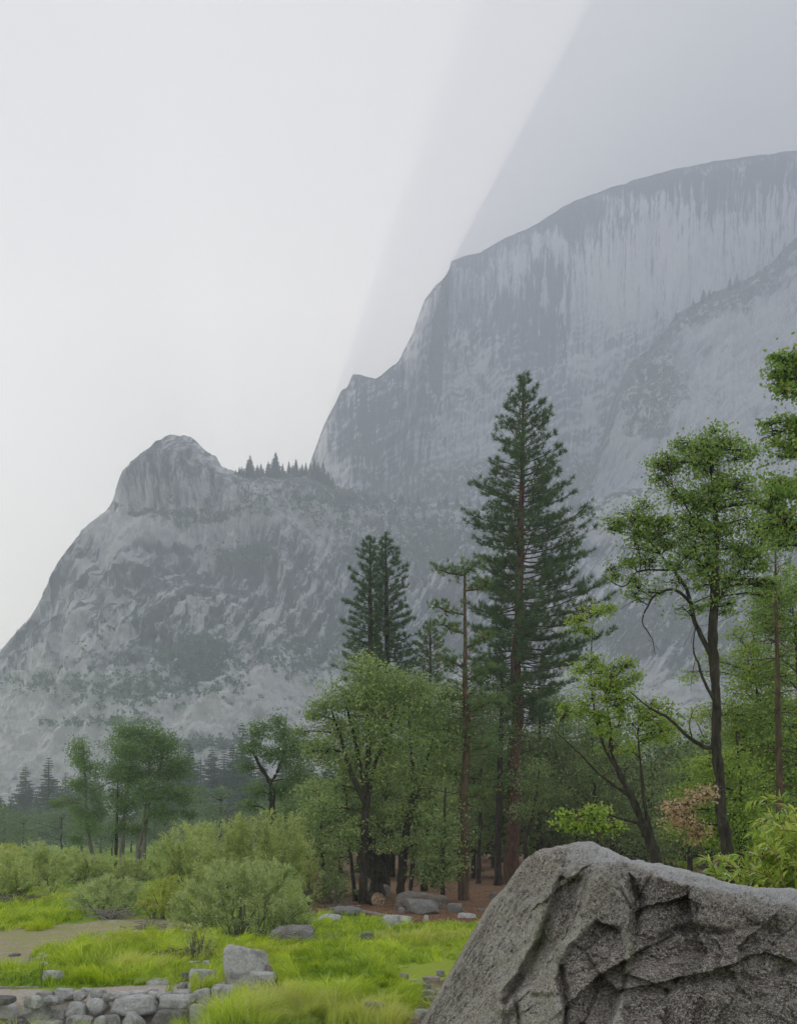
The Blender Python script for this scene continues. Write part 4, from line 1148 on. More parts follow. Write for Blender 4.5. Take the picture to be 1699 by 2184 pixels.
# hazy conifers across the valley floor
HAZY = [(-8, 1668, 300, 1.0), (22, 1700, 260, 1.2), (55, 1628, 330, 1.0), (78, 1690, 300, 1.0), (104, 1614, 300, 1.25), (140, 1650, 340, 1.1), (172, 1640, 350, 1.0), (0, 1735, 230, 1.2), (34, 1722, 220, 1.1),
        (205, 1630, 330, 1.0), (380, 1600, 330, 1.0), (404, 1582, 300, 1.05), (428, 1612, 320, 1.0), (451, 1592, 280, 1.0), (478, 1600, 300, 1.2), (497, 1585, 270, 1.2), (517, 1540, 260, 0.9), (535, 1600, 250, 1.1), (560, 1620, 280, 1.0),
        (640, 1590, 260, 1.0), (665, 1620, 230, 1.0), (-30, 1700, 260, 1.2), (610, 1600, 240, 1.0), (350, 1640, 280, 1.1), (300, 1650, 300, 1.0)]
for k, (px, py, Y, w) in enumerate(HAZY):
    fir("hazy blue-grey conifer behind the meadow's cottonwoods, %s from the left" % nth(rank([q[0] for q in HAZY], k)), px, py, Y, "hazy conifers across the meadow", k, wide=w * 1.45, rot=k * 1.3)
for k, (px, py, Y, w) in enumerate([(700, 1600, 150, 1.0), (735, 1640, 120, 1.1), (955, 1480, 120, 1.0), (1020, 1560, 110, 1.0), (1060, 1600, 100, 1.1), (1160, 1560, 90, 1.0), (1200, 1480, 85, 1.0), (1250, 1560, 95, 1.0), (1300, 1530, 80, 1.0), (1345, 1600, 90, 1.1),
        (1420, 1560, 85, 1.0), (1470, 1640, 80, 1.1), (1560, 1480, 110, 1.0), (1610, 1530, 120, 1.0), (1660, 1500, 100, 1.0), (1710, 1450, 90, 1.0), (900, 1620, 130, 1.0), (860, 1650, 140, 1.0)]):
    fir("dark fir among the crowded trunks at the back of the forest", px, py, Y, "firs at the back of the forest", k, wide=w * 1.3, rot=k * 2.1)

# broad-leaved thicket behind: three grown shapes, copied
def thicket_proto(seed, lm):
    r = np.random.default_rng(seed); n = 5200
    V = []
    for _ in range(16):
        c = np.array([r.normal() * 1.5, r.normal() * 1.3, r.uniform(2.0, 8.5)]); R = r.uniform(0.8, 1.7)
        u = unit(r.normal(size=(n // 16, 3))) * r.uniform(0.2, 1, (n // 16, 1)) ** 0.4
        V.append(c + u * R * np.array([1, 1, 0.75]) + r.normal(size=(n // 16, 3)) * 0.15)
    V = np.concatenate(V)
    cr = leaf_mesh("thicket_crown", V, 0.24, 0.17, lm, r, 0.5, 0.2)
    w = Wood()
    q = wiggle(np.array([[0, 0, -0.2], [0.1, 0, 1.5], [0.0, 0.1, 3], [0.2, 0, 5], [0.1, 0, 7], [0.2, 0.1, 8.6]]), 0.08, r)
    w.add(*densify(q, np.array([0.16, 0.14, 0.12, 0.09, 0.06, 0.02]), 20), 7)
    for _ in range(14):
        a = q[r.integers(1, 5)]; e = a + np.array([r.normal() * 1.6, r.normal() * 1.4, r.uniform(0.6, 2.2)])
        w.add(bez(a, (a + e) / 2 + [0, 0, 0.3], e, 6), np.linspace(0.06, 0.012, 6), 5)
    return cr, w.mesh("thicket_trunk", B_DARK)
THICK = [thicket_proto(21, L_DEEP), thicket_proto(22, L_DEEP), thicket_proto(23, L_OAK), thicket_proto(24, L_FARLEAF), thicket_proto(25, L_MAPLE)]
def thicket(label, px, Y, H, k, group, wide=1.0, rot=0.0, zs=None):
    X = GX(px, Y); root = thing("broadleaf_tree", label, 'tree', (X, Y, float(ground_z(X, Y))), group, rot)
    s = H / 9.5; root.scale = (s * wide, s * wide, s)
    link("crown", THICK[k][0], root); link("trunk", THICK[k][1], root)
for i in range(46):
    px = 650 + (i * 1130 / 46) + r5.normal() * 14; Y = [58, 74, 92][i % 3] + r5.uniform(-6, 8)
    H = r5.uniform(8, 12.5) * (1.0 if px > 760 else 0.7) * (Y / 70) ** 0.3
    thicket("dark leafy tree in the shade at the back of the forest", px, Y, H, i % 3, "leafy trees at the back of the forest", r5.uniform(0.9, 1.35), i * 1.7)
for i, (px, Y, H) in enumerate([(10, 150, 10), (50, 130, 7), (85, 170, 9), (130, 140, 8), (175, 165, 11), (215, 150, 8), (350, 150, 9), (395, 170, 11), (440, 150, 9), (470, 130, 12), (520, 140, 9), (560, 130, 10), (610, 120, 10), (-30, 140, 9), (660, 110, 9), (330, 140, 7), (280, 160, 8), (420, 120, 6), (240, 130, 6)]):
    thicket("blue-green leafy tree in the haze across the meadow", px, Y, H, 3, "leafy trees in the haze", 1.5, i * 2.3)

# --- the two big pines and their neighbours
pine("tallest pine, its straight red-brown trunk rising beside the boulder", 47, (1091, 1888), (1116, 797),
    [(797, 2), (1000, 9), (1200, 17), (1400, 22), (1600, 27), (1750, 30), (1890, 36)],
    [(800, 4, 4), (830, 16, 16), (870, 34, 36), (900, 36, 62), (950, 60, 66), (1000, 74, 92), (1050, 92, 118), (1100, 104, 126), (1150, 122, 150), (1200, 108, 160), (1250, 118, 166), (1300, 120, 180), (1350, 104, 186), (1400, 92, 200), (1440, 90, 150), (1490, 70, 110), (1540, 40, 80)],
    290, 0.30, 0.026, 22, L_NEEDLE, B_RED, 3, lean=[(1098, 1600), (1106, 1300), (1113, 1000)], dead=26, dens=1.05)
pine("left one of the close pair of dark pines, top beside its twin", 60, (792, 1885), (789, 1145), [(1145, 2), (1300, 10), (1500, 15), (1900, 20)],
    [(1148, 3, 3), (1180, 20, 16), (1215, 28, 14), (1250, 50, 14), (1290, 44, 16), (1330, 66, 18), (1370, 54, 22), (1400, 60, 26), (1430, 74, 30), (1470, 40, 40), (1560, 40, 40)],
    180, 0.32, 0.034, 20, L_NEEDLE, B_DARK, 4, dead=4, dens=1.1)
pine("right one of the close pair of dark pines, top beside its twin", 61.5, (834, 1885), (822, 1141), [(1141, 2), (1300, 10), (1500, 15), (1900, 20)],
    [(1144, 3, 3), (1180, 14, 20), (1215, 14, 42), (1250, 16, 46), (1290, 20, 50), (1330, 24, 66), (1370, 30, 60), (1400, 40, 62), (1440, 40, 66), (1480, 50, 60), (1560, 50, 60)],
    190, 0.32, 0.034, 20, L_NEEDLE, B_DARK, 5, dead=4, dens=1.1)
pine("short green pine between the pair of dark pines and the ragged pine", 63, (920, 1888), (917, 1324), [(1324, 2), (1500, 9), (1900, 15)],
    [(1328, 3, 3), (1350, 14, 14), (1380, 28, 30), (1420, 38, 34), (1460, 44, 36), (1520, 50, 44), (1600, 50, 50)], 130, 0.30, 0.034, 20, L_NEEDLE2, B_DARK, 6, dead=3)
pine("ragged pine with a thin bare upper trunk and a few tufted boughs", 35, (989, 1932), (991, 1218), [(1218, 5), (1400, 9), (1500, 14), (1700, 18), (1932, 26)],
    [(1400, 30, 34), (1430, 42, 40), (1480, 52, 46), (1540, 44, 56), (1600, 30, 40)], 42, 0.22, 0.02, 20, L_NEEDLE2, B_BROWN, 7, lean=[(993, 1650), (992, 1400)], dead=14, dens=0.8)
def boughs(root_name, Y, trunk_x, items, seed):
    """tufted single boughs added to the ragged pine as parts"""
    root = [o for o in scene.objects if o.get('label', '').startswith(root_name)][0]
    r = np.random.default_rng(seed); base = np.array(root.location)
    for (x0, y0), (x1, y1) in items:
        w = Wood(); tc, td = [], []
        a = np.array(P(x0, y0, Y)) - base; e = np.array(P(x1, y1, Y)) - base; e[1] += r.normal() * 0.3
        m = (a + e) / 2 + np.array([0, 0, -0.12 * abs(e[0] - a[0])])
        b = wiggle(bez(a, m, e, 9), 0.03, r); w.add(b, np.linspace(0.045, 0.012, 9), 5)
        for t in range(2, 9):
            for _ in range(6):
                c = b[t] + r.normal(size=3) * np.array([0.24, 0.25, 0.13]) + [0, 0, 0.08]
                w.add(np.array([b[t], c]), [0.012, 0.006], 3); tc.append(c); td.append(unit(c - b[t]) * 0.6 + [0, 0, 0.6])
        o = link("branch", w.mesh("branch", B_BROWN), root)
        link("needles", tuft_mesh("needles", np.array(tc), np.array(td), 0.20, 0.022, 22, L_NEEDLE2, r, 0.8), o)
boughs("ragged pine", 35, 991, [((991, 1225), (934, 1208)), ((991, 1222), (1018, 1208)), ((992, 1312), (926, 1290)), ((992, 1352), (945, 1330)), ((992, 1260), (1040, 1240)), ((993, 1380), (1045, 1360)), ((993, 1420), (940, 1405)), ((993, 1450), (1040, 1430)), ((993, 1490), (935, 1480)), ((993, 1520), (1045, 1500)), ((994, 1560), (945, 1560)), ((994, 1600), (1040, 1590)), ((994, 1650), (950, 1650)), ((994, 1700), (1035, 1690))], 3)

broadleaf("big spreading oak with dark forking stems at the forest edge", 34,
    [[(773, 1932, 18), (775, 1860, 17), (778, 1740, 17), (784, 1690, 15), (786, 1600, 11), (782, 1500, 7), (785, 1440, 3)],
     [(781, 1720, 11), (745, 1640, 9), (722, 1560, 6), (705, 1510, 3)], [(783, 1700, 11), (760, 1600, 9), (742, 1520, 5), (730, 1470, 2)], [(786, 1670, 10), (812, 1600, 8), (838, 1530, 5), (850, 1480, 2)]],
    [(790, 1440, 60, 36), (735, 1480, 55, 38), (840, 1470, 55, 40), (690, 1510, 40, 26), (785, 1510, 60, 44), (870, 1520, 50, 44), (720, 1555, 50, 36), (665, 1530, 22, 20), (800, 1575, 55, 40), (868, 1590, 50, 46), (690, 1600, 45, 36), (745, 1620, 46, 40), (650, 1600, 20, 24), (820, 1650, 45, 34), (720, 1670, 45, 40), (690, 1720, 36, 30), (770, 1760, 30, 26), (735, 1790, 36, 30), (640, 1560, 16, 14)],
    (0.115, 0.085), 0.62, L_OAK, B_DARK, 11, twig=1.3)
broadleaf("leaning oak with a crooked dark stem, right of the big spreading oak", 35,
    [[(855, 1925, 20), (857, 1850, 17), (868, 1760, 15), (880, 1690, 11), (876, 1600, 8), (868, 1500, 3)], [(864, 1780, 12), (890, 1700, 8), (905, 1640, 5), (925, 1570, 2)]],
    [(885, 1480, 48, 40), (925, 1510, 46, 42), (905, 1570, 50, 44), (950, 1580, 40, 46), (930, 1650, 50, 44), (880, 1660, 40, 40), (960, 1720, 44, 40), (910, 1740, 44, 36), (850, 1740, 36, 32), (840, 1800, 34, 26), (900, 1810, 46, 30), (955, 1800, 46, 34)],
    (0.115, 0.085), 0.58, L_OAK, B_DARK, 12, twig=1.2)
broadleaf("thick black gnarled stump of an oak behind the sawn log", 36.5, [[(802, 1915, 34), (803, 1880, 30), (807, 1855, 26), (800, 1835, 24), (786, 1815, 14), (790, 1770, 9), (800, 1720, 4)], [(806, 1850, 16), (822, 1815, 11), (836, 1760, 5)]],
    [(800, 1745, 50, 30), (835, 1730, 36, 32), (775, 1720, 30, 24)], (0.11, 0.08), 0.55, L_DEEP, B_DARK, 13)
for k, (lab, Y, tr, lob, lm) in enumerate([
    ("slim dark tree leaning left at the forest edge, right of the willows", 36, [(757, 1922, 9), (748, 1830, 7), (741, 1740, 5), (736, 1640, 2)], [(735, 1680, 40, 24), (715, 1730, 40, 22), (755, 1760, 34, 20), (700, 1780, 36, 24)], L_DEEP),
    ("straight dark trunk next to the gnarled stump", 39, [(822, 1908, 20), (822, 1800, 17), (820, 1650, 13), (818, 1500, 5)], [(822, 1600, 40, 40), (835, 1690, 40, 34)], L_DEEP),
    ("thin dark trunk between the leaning oak and the ragged pine, a stone at its foot", 33, [(945, 1938, 9), (943, 1860, 9), (946, 1780, 7), (950, 1680, 3)], [(945, 1760, 40, 34), (925, 1800, 36, 30), (960, 1840, 40, 34), (935, 1870, 34, 30), (905, 1850, 34, 28)], L_DEEP),
    ("twin thin trunks, the left stem straight, behind the needle-strewn slab", 42, [(875, 1905, 9), (880, 1840, 9), (884, 1760, 7), (890, 1640, 3)], [(890, 1700, 36, 34), (872, 1790, 30, 30)], L_DEEP),
    ("dark stem forked low, just behind the needle-strewn slab", 41, [(905, 1902, 17), (906, 1850, 13), (912, 1780, 10), (918, 1660, 4)], [(915, 1690, 40, 40), (900, 1790, 30, 30)], L_DEEP),
    ("slender stem right of the forked stem, close behind the ragged pine", 44, [(925, 1896, 9), (925, 1800, 8), (928, 1640, 3)], [(930, 1680, 36, 36), (940, 1790, 36, 28)], L_OAK),
    ("straight brown conifer trunk left of the tallest pine", 46, [(1061, 1888, 17), (1062, 1780, 15), (1066, 1640, 12), (1068, 1500, 7), (1070, 1420, 3)], [(1060, 1500, 44, 34), (1080, 1560, 44, 30), (1040, 1600, 44, 34), (1070, 1660, 40, 30)], L_NEEDLE2),
    ("slim grey stem between the ragged pine and the brown conifer trunk", 48, [(1020, 1886, 11), (1022, 1800, 9), (1026, 1680, 6), (1030, 1560, 3)], [(1020, 1620, 44, 40), (1035, 1700, 40, 34), (1010, 1770, 36, 30)], L_DEEP),
    ("crooked dark stem leaning right against the tallest pine's trunk", 43, [(1110, 1880, 13), (1122, 1830, 11), (1120, 1790, 9), (1135, 1740, 6), (1150, 1640, 3)], [(1145, 1660, 44, 44), (1125, 1730, 36, 30), (1180, 1700, 40, 36)], L_DEEP),
    ]):
    broadleaf(lab, Y, [tr], lob, (0.12, 0.09), 0.5, lm, B_DARK, 30 + k, twig=1.0, dead=9)
# fill between the edge trees
for k, (lab, Y, tr, lob, lm) in enumerate([
    ("young leafy tree filling the gap between willows and big oak", 38, [(690, 1915, 7), (688, 1820, 6), (680, 1700, 3)], [(680, 1740, 46, 46), (700, 1830, 44, 36), (660, 1800, 34, 40), (720, 1880, 34, 26), (665, 1680, 36, 34)], L_OAK),
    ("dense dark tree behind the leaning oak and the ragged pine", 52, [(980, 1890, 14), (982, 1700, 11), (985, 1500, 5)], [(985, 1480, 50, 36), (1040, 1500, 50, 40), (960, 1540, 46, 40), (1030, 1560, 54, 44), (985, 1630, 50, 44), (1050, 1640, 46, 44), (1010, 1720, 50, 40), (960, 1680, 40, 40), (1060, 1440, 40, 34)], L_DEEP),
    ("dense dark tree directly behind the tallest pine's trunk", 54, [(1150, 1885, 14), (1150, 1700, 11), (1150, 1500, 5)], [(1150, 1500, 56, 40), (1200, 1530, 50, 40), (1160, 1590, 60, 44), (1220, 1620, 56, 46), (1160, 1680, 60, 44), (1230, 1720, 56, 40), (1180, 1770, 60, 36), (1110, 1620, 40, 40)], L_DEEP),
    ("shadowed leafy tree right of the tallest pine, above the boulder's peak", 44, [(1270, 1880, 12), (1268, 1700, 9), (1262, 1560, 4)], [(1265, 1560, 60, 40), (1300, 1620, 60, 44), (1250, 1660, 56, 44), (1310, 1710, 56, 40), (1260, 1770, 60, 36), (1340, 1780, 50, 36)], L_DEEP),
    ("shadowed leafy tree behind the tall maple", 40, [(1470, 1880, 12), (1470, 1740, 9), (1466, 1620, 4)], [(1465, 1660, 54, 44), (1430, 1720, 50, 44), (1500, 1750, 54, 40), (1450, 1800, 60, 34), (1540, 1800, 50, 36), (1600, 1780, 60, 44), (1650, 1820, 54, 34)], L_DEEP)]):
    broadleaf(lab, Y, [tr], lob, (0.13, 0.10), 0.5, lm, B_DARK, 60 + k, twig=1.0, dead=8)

# left: the Y-shaped cottonwood, slim cottonwood, cottonwood clump, dead pole
broadleaf("cottonwood with a forked Y-shaped trunk standing behind the yellow-green willows", 45,
    [[(580, 1898, 17), (580, 1735, 14), (576, 1672, 11), (552, 1630, 7), (535, 1590, 3)], [(577, 1675, 8), (596, 1635, 6), (612, 1590, 3)]],
    [(548, 1555, 26, 26), (530, 1600, 24, 26), (590, 1540, 20, 26), (600, 1570, 26, 24), (522, 1640, 20, 16), (575, 1610, 24, 20), (612, 1610, 30, 34), (545, 1690, 28, 24), (600, 1680, 34, 26), (640, 1590, 30, 44), (645, 1660, 34, 44), (650, 1740, 30, 44), (530, 1720, 20, 20)],
    (0.10, 0.09), 0.65, L_COTTON, B_DARK, 14, twig=1.2)
broadleaf("slim cottonwood, leftmost and lowest of the cottonwoods in the meadow", 58,
    [[(206, 1876, 11), (198, 1820, 9), (186, 1760, 7), (184, 1690, 6), (180, 1620, 4), (176, 1580, 2)]],
    [(176, 1600, 24, 26), (160, 1625, 24, 18), (196, 1640, 28, 22), (170, 1680, 30, 20), (140, 1712, 26, 14), (108, 1718, 20, 10), (205, 1690, 26, 26), (175, 1735, 26, 22), (200, 1765, 26, 24), (165, 1790, 20, 14), (205, 1735, 24, 24)],
    (0.12, 0.105), 0.65, L_COTTON, B_GREY, 15, twig=1.2)
broadleaf("round-crowned clump of cottonwoods with three pale stems, tallest in the meadow", 56,
    [[(259, 1868, 11), (262, 1780, 9), (270, 1700, 7), (282, 1620, 3)], [(291, 1870, 11), (296, 1800, 10), (312, 1730, 9), (318, 1640, 5), (305, 1570, 2)], [(309, 1874, 11), (306, 1810, 10), (316, 1720, 8), (340, 1640, 4), (352, 1590, 2)]],
    [(285, 1560, 40, 28), (325, 1575, 36, 34), (255, 1590, 34, 30), (360, 1590, 30, 34), (300, 1610, 46, 36), (345, 1640, 44, 36), (240, 1640, 34, 34), (385, 1640, 28, 36), (280, 1660, 44, 34), (330, 1690, 46, 30), (385, 1695, 32, 30), (240, 1700, 30, 24), (355, 1735, 36, 24), (400, 1735, 20, 16), (270, 1720, 34, 24), (255, 1765, 24, 22), (290, 1770, 24, 16)],
    (0.12, 0.105), 0.85, L_COTTON, B_GREY, 16, twig=1.2)
broadleaf("thin bare dark pole of a dead tree left of the three pale stems", 56, [[(246, 1868, 7), (248, 1780, 6), (250, 1700, 4), (251, 1650, 1)]], [], bm=B_DARK, seed=17, name="dead_tree", dead=4)
broadleaf("grey leafless dead tree between cottonwood clump and forked cottonwood", 75, [[(494, 1858, 6), (494, 1800, 5), (488, 1750, 3), (478, 1715, 1)], [(494, 1790, 4), (502, 1750, 2), (508, 1712, 1)]], [], bm=B_GREY, seed=18, name="dead_tree", dead=14)

# right: maples, bare pine, overhanging cottonwood
broadleaf("tall slender maple with a dark mossy trunk behind the boulder", 20,
    [[(1552, 1860, 25), (1546, 1780, 24), (1535, 1690, 23), (1530, 1600, 22), (1527, 1480, 20), (1523, 1380, 20), (1524, 1260, 17), (1528, 1160, 13), (1522, 1080, 8), (1516, 1000, 5), (1510, 940, 2)]],
    [(1485, 955, 34, 24), (1530, 955, 34, 20), (1455, 985, 32, 24), (1505, 1000, 50, 32), (1570, 985, 34, 26), (1595, 965, 22, 22), (1425, 1030, 34, 22), (1560, 1040, 46, 32), (1480, 1060, 46, 28), (1600, 1040, 30, 30), (1530, 1090, 56, 30), (1590, 1110, 44, 34), (1345, 1090, 44, 18), (1310, 1115, 26, 14), (1395, 1105, 26, 16), (1470, 1120, 46, 24), (1540, 1150, 50, 30), (1605, 1165, 36, 30),
     (1350, 1165, 40, 16), (1310, 1210, 26, 14), (1420, 1150, 40, 20), (1380, 1195, 30, 16), (1450, 1200, 46, 20), (1440, 1245, 50, 18), (1395, 1262, 40, 14), (1510, 1240, 30, 20), (1580, 1220, 34, 22), (1460, 1300, 30, 12), (1560, 1290, 20, 14)],
    (0.066, 0.058), 0.30, L_GREENMAPLE, B_DARK, 19, twig=1.3, clump=0.34, sat=1, fill=[(1520, 1000, 120, 80, 12, 22), (1560, 1110, 90, 80, 12, 22), (1440, 1110, 90, 60, 7, 20), (1345, 1120, 60, 40, 4, 18), (1420, 1220, 90, 36, 4, 18), (1580, 1230, 60, 60, 8, 22)],
    limbs=[[(1526, 1415, 12), (1500, 1370, 11), (1480, 1320, 9), (1462, 1250, 7), (1425, 1190, 5), (1385, 1140, 3), (1340, 1110, 2)],
           [(1470, 1285, 7), (1440, 1260, 6), (1405, 1265, 5), (1380, 1290, 4), (1362, 1330, 3), (1378, 1370, 2), (1385, 1400, 1)],
           [(1440, 1215, 5), (1400, 1215, 4), (1360, 1218, 4), (1335, 1245, 3), (1312, 1242, 2), (1290, 1220, 1)],
           [(1525, 1500, 8), (1500, 1460, 6), (1485, 1420, 5), (1472, 1380, 3), (1478, 1330, 2)],
           [(1530, 1590, 11), (1500, 1592, 9), (1460, 1565, 7), (1420, 1530, 6), (1385, 1510, 4), (1340, 1470, 2)],
           [(1524, 1300, 9), (1540, 1260, 7), (1565, 1225, 5), (1600, 1200, 3)], [(1524, 1180, 6), (1490, 1140, 5), (1460, 1090, 3), (1430, 1040, 1)],
           [(1526, 1300, 6), (1512, 1240, 5), (1490, 1200, 3)]], leafy=0.9)
broadleaf("leaning maple with a crooked dark stem and yellow-green leaves above the boulder", 22,
    [[(1400, 1850, 26), (1390, 1800, 24), (1372, 1760, 20), (1350, 1705, 16), (1325, 1660, 12), (1305, 1600, 8), (1300, 1540, 5), (1290, 1480, 2)], [(1392, 1805, 11), (1376, 1730, 9), (1368, 1650, 6), (1360, 1560, 3)]],
    [(1260, 1420, 34, 16), (1300, 1440, 40, 20), (1270, 1465, 44, 20), (1330, 1475, 34, 20), (1250, 1310, 36, 16), (1235, 1335, 24, 14), (1285, 1300, 24, 12), (1380, 1515, 44, 20), (1340, 1545, 34, 20), (1270, 1530, 34, 16), (1410, 1560, 30, 26), (1310, 1590, 30, 18), (1240, 1500, 24, 12)],
    (0.068, 0.060), 0.32, L_MAPLE, B_DARK, 20, twig=1.1, clump=0.34, sat=1, fill=[(1275, 1450, 80, 50, 7, 20), (1370, 1530, 70, 50, 6, 20), (1250, 1560, 60, 50, 4, 18)], dead=26,
    limbs=[[(1325, 1655, 9), (1290, 1600, 6), (1265, 1520, 4), (1255, 1440, 3), (1262, 1330, 1)], [(1345, 1700, 8), (1290, 1660, 5), (1230, 1600, 3), (1190, 1560, 1)], [(1372, 1758, 7), (1300, 1740, 4), (1240, 1700, 2)]], bm_twig=B_BROWN)
broadleaf("low spray of pale maple leaves just over the boulder's peak", 16, [[(1300, 1855, 5), (1285, 1800, 4), (1268, 1770, 3), (1250, 1740, 2)]],
    [(1230, 1752, 34, 12), (1270, 1740, 28, 12), (1200, 1760, 20, 8), (1295, 1765, 20, 10)], (0.06, 0.055), 0.20, L_MAPLE, B_BROWN, 23, sat=2, clump=0.3, name="maple_sapling")
broadleaf("sapling with withered orange leaves left of the tall maple's trunk", 17, [[(1520, 1880, 5), (1500, 1820, 4), (1485, 1770, 3), (1475, 1720, 1)]],
    [(1465, 1715, 26, 14), (1490, 1700, 22, 14), (1460, 1750, 30, 12), (1485, 1770, 24, 12), (1440, 1735, 20, 8)], (0.062, 0.05), 0.014, L_DRY, B_BROWN, 24, name="dead_sapling", dead=8, sat=1, clump=0.4)
pine("thin bare-trunked pine at the right, sparse twigs and no lower boughs", 24, (1664, 1900), (1653, 1175), [(1175, 3), (1300, 7), (1500, 11), (1700, 15), (1900, 20)],
    [(1180, 14, 14), (1230, 34, 30), (1300, 40, 50), (1400, 30, 40)], 26, 0.13, 0.012, 18, L_NEEDLE2, B_BROWN, 21, dead=44, dens=0.6)
broadleaf("tall cottonwood leaning in from beyond the right edge, its boughs overhanging", 16,
    [[(1800, 1900, 34), (1790, 1600, 30), (1780, 1300, 26), (1770, 1000, 18), (1760, 750, 8), (1755, 650, 2)]],
    [(1680, 775, 34, 22), (1655, 768, 18, 12), (1690, 810, 30, 18), (1695, 850, 34, 22), (1665, 840, 16, 10), (1660, 915, 30, 14), (1640, 905, 14, 7), (1692, 900, 26, 16), (1690, 965, 26, 18), (1675, 1040, 34, 22), (1650, 1070, 30, 22), (1690, 1090, 34, 26), (1640, 1120, 26, 20), (1740, 760, 50, 40), (1750, 900, 50, 50), (1730, 1020, 44, 40), (1690, 1150, 34, 26), (1655, 1170, 30, 22)],
    (0.07, 0.06), 0.5, L_GREENMAPLE, B_DARK, 22, twig=1.1, clump=0.26, fill=[(1690, 800, 44, 60, 9, 24), (1690, 930, 44, 50, 8, 22), (1680, 1080, 50, 70, 12, 24)], limbs=[[(1780, 1200, 14), (1720, 1140, 11), (1690, 1122, 9), (1660, 1105, 6), (1640, 1090, 3)], [(1765, 960, 9), (1710, 860, 6), (1680, 800, 3)]], leafy=0.95)
for k, (lab, Y, tr, lob) in enumerate([
    ("bright yellow-green maple behind the tall maple's trunk, lower of two", 27, [(1580, 1880, 14), (1582, 1760, 11), (1578, 1660, 6), (1570, 1560, 3)], [(1490, 1640, 44, 22), (1550, 1640, 44, 26), (1600, 1660, 44, 26), (1480, 1680, 34, 18), (1560, 1700, 50, 26), (1620, 1720, 44, 28), (1520, 1730, 34, 20), (1570, 1760, 40, 24), (1640, 1780, 34, 24), (1540, 1790, 30, 16), (1600, 1810, 44, 24), (1450, 1690, 30, 20), (1450, 1760, 36, 24)]),
    ("bright yellow-green maple between the tall maple and the bare-trunked pine, upper of two", 29, [(1630, 1880, 14), (1628, 1700, 11), (1620, 1540, 6), (1610, 1440, 3)], [(1580, 1400, 34, 22), (1620, 1440, 40, 28), (1580, 1480, 40, 26), (1640, 1510, 44, 30), (1590, 1550, 44, 28), (1650, 1580, 40, 30), (1610, 1610, 44, 24), (1560, 1350, 24, 16), (1680, 1460, 36, 30), (1690, 1380, 36, 34), (1500, 1520, 30, 20), (1470, 1440, 24, 16)]),
    ("green maple at the right edge behind the bare-trunked pine", 28, [(1710, 1880, 16), (1708, 1640, 12), (1700, 1400, 6), (1690, 1280, 3)], [(1680, 1260, 34, 26), (1650, 1300, 34, 24), (1690, 1330, 36, 30), (1640, 1260, 26, 18), (1620, 1320, 26, 16), (1690, 1560, 40, 44), (1690, 1650, 40, 40), (1660, 1400, 30, 24), (1690, 1740, 36, 36)])]):
    broadleaf(lab, Y, [tr], lob, (0.085, 0.075), 0.48, L_MAPLE if k < 2 else L_GREENMAPLE, B_DARK, 80 + k, twig=0.9, dead=14, clump=0.32, fill=[[(1560, 1700, 110, 100, 22, 24)], [(1600, 1480, 90, 150, 30, 26)], [(1670, 1300, 60, 110, 18, 26), (1680, 1560, 50, 150, 20, 28)]][k])

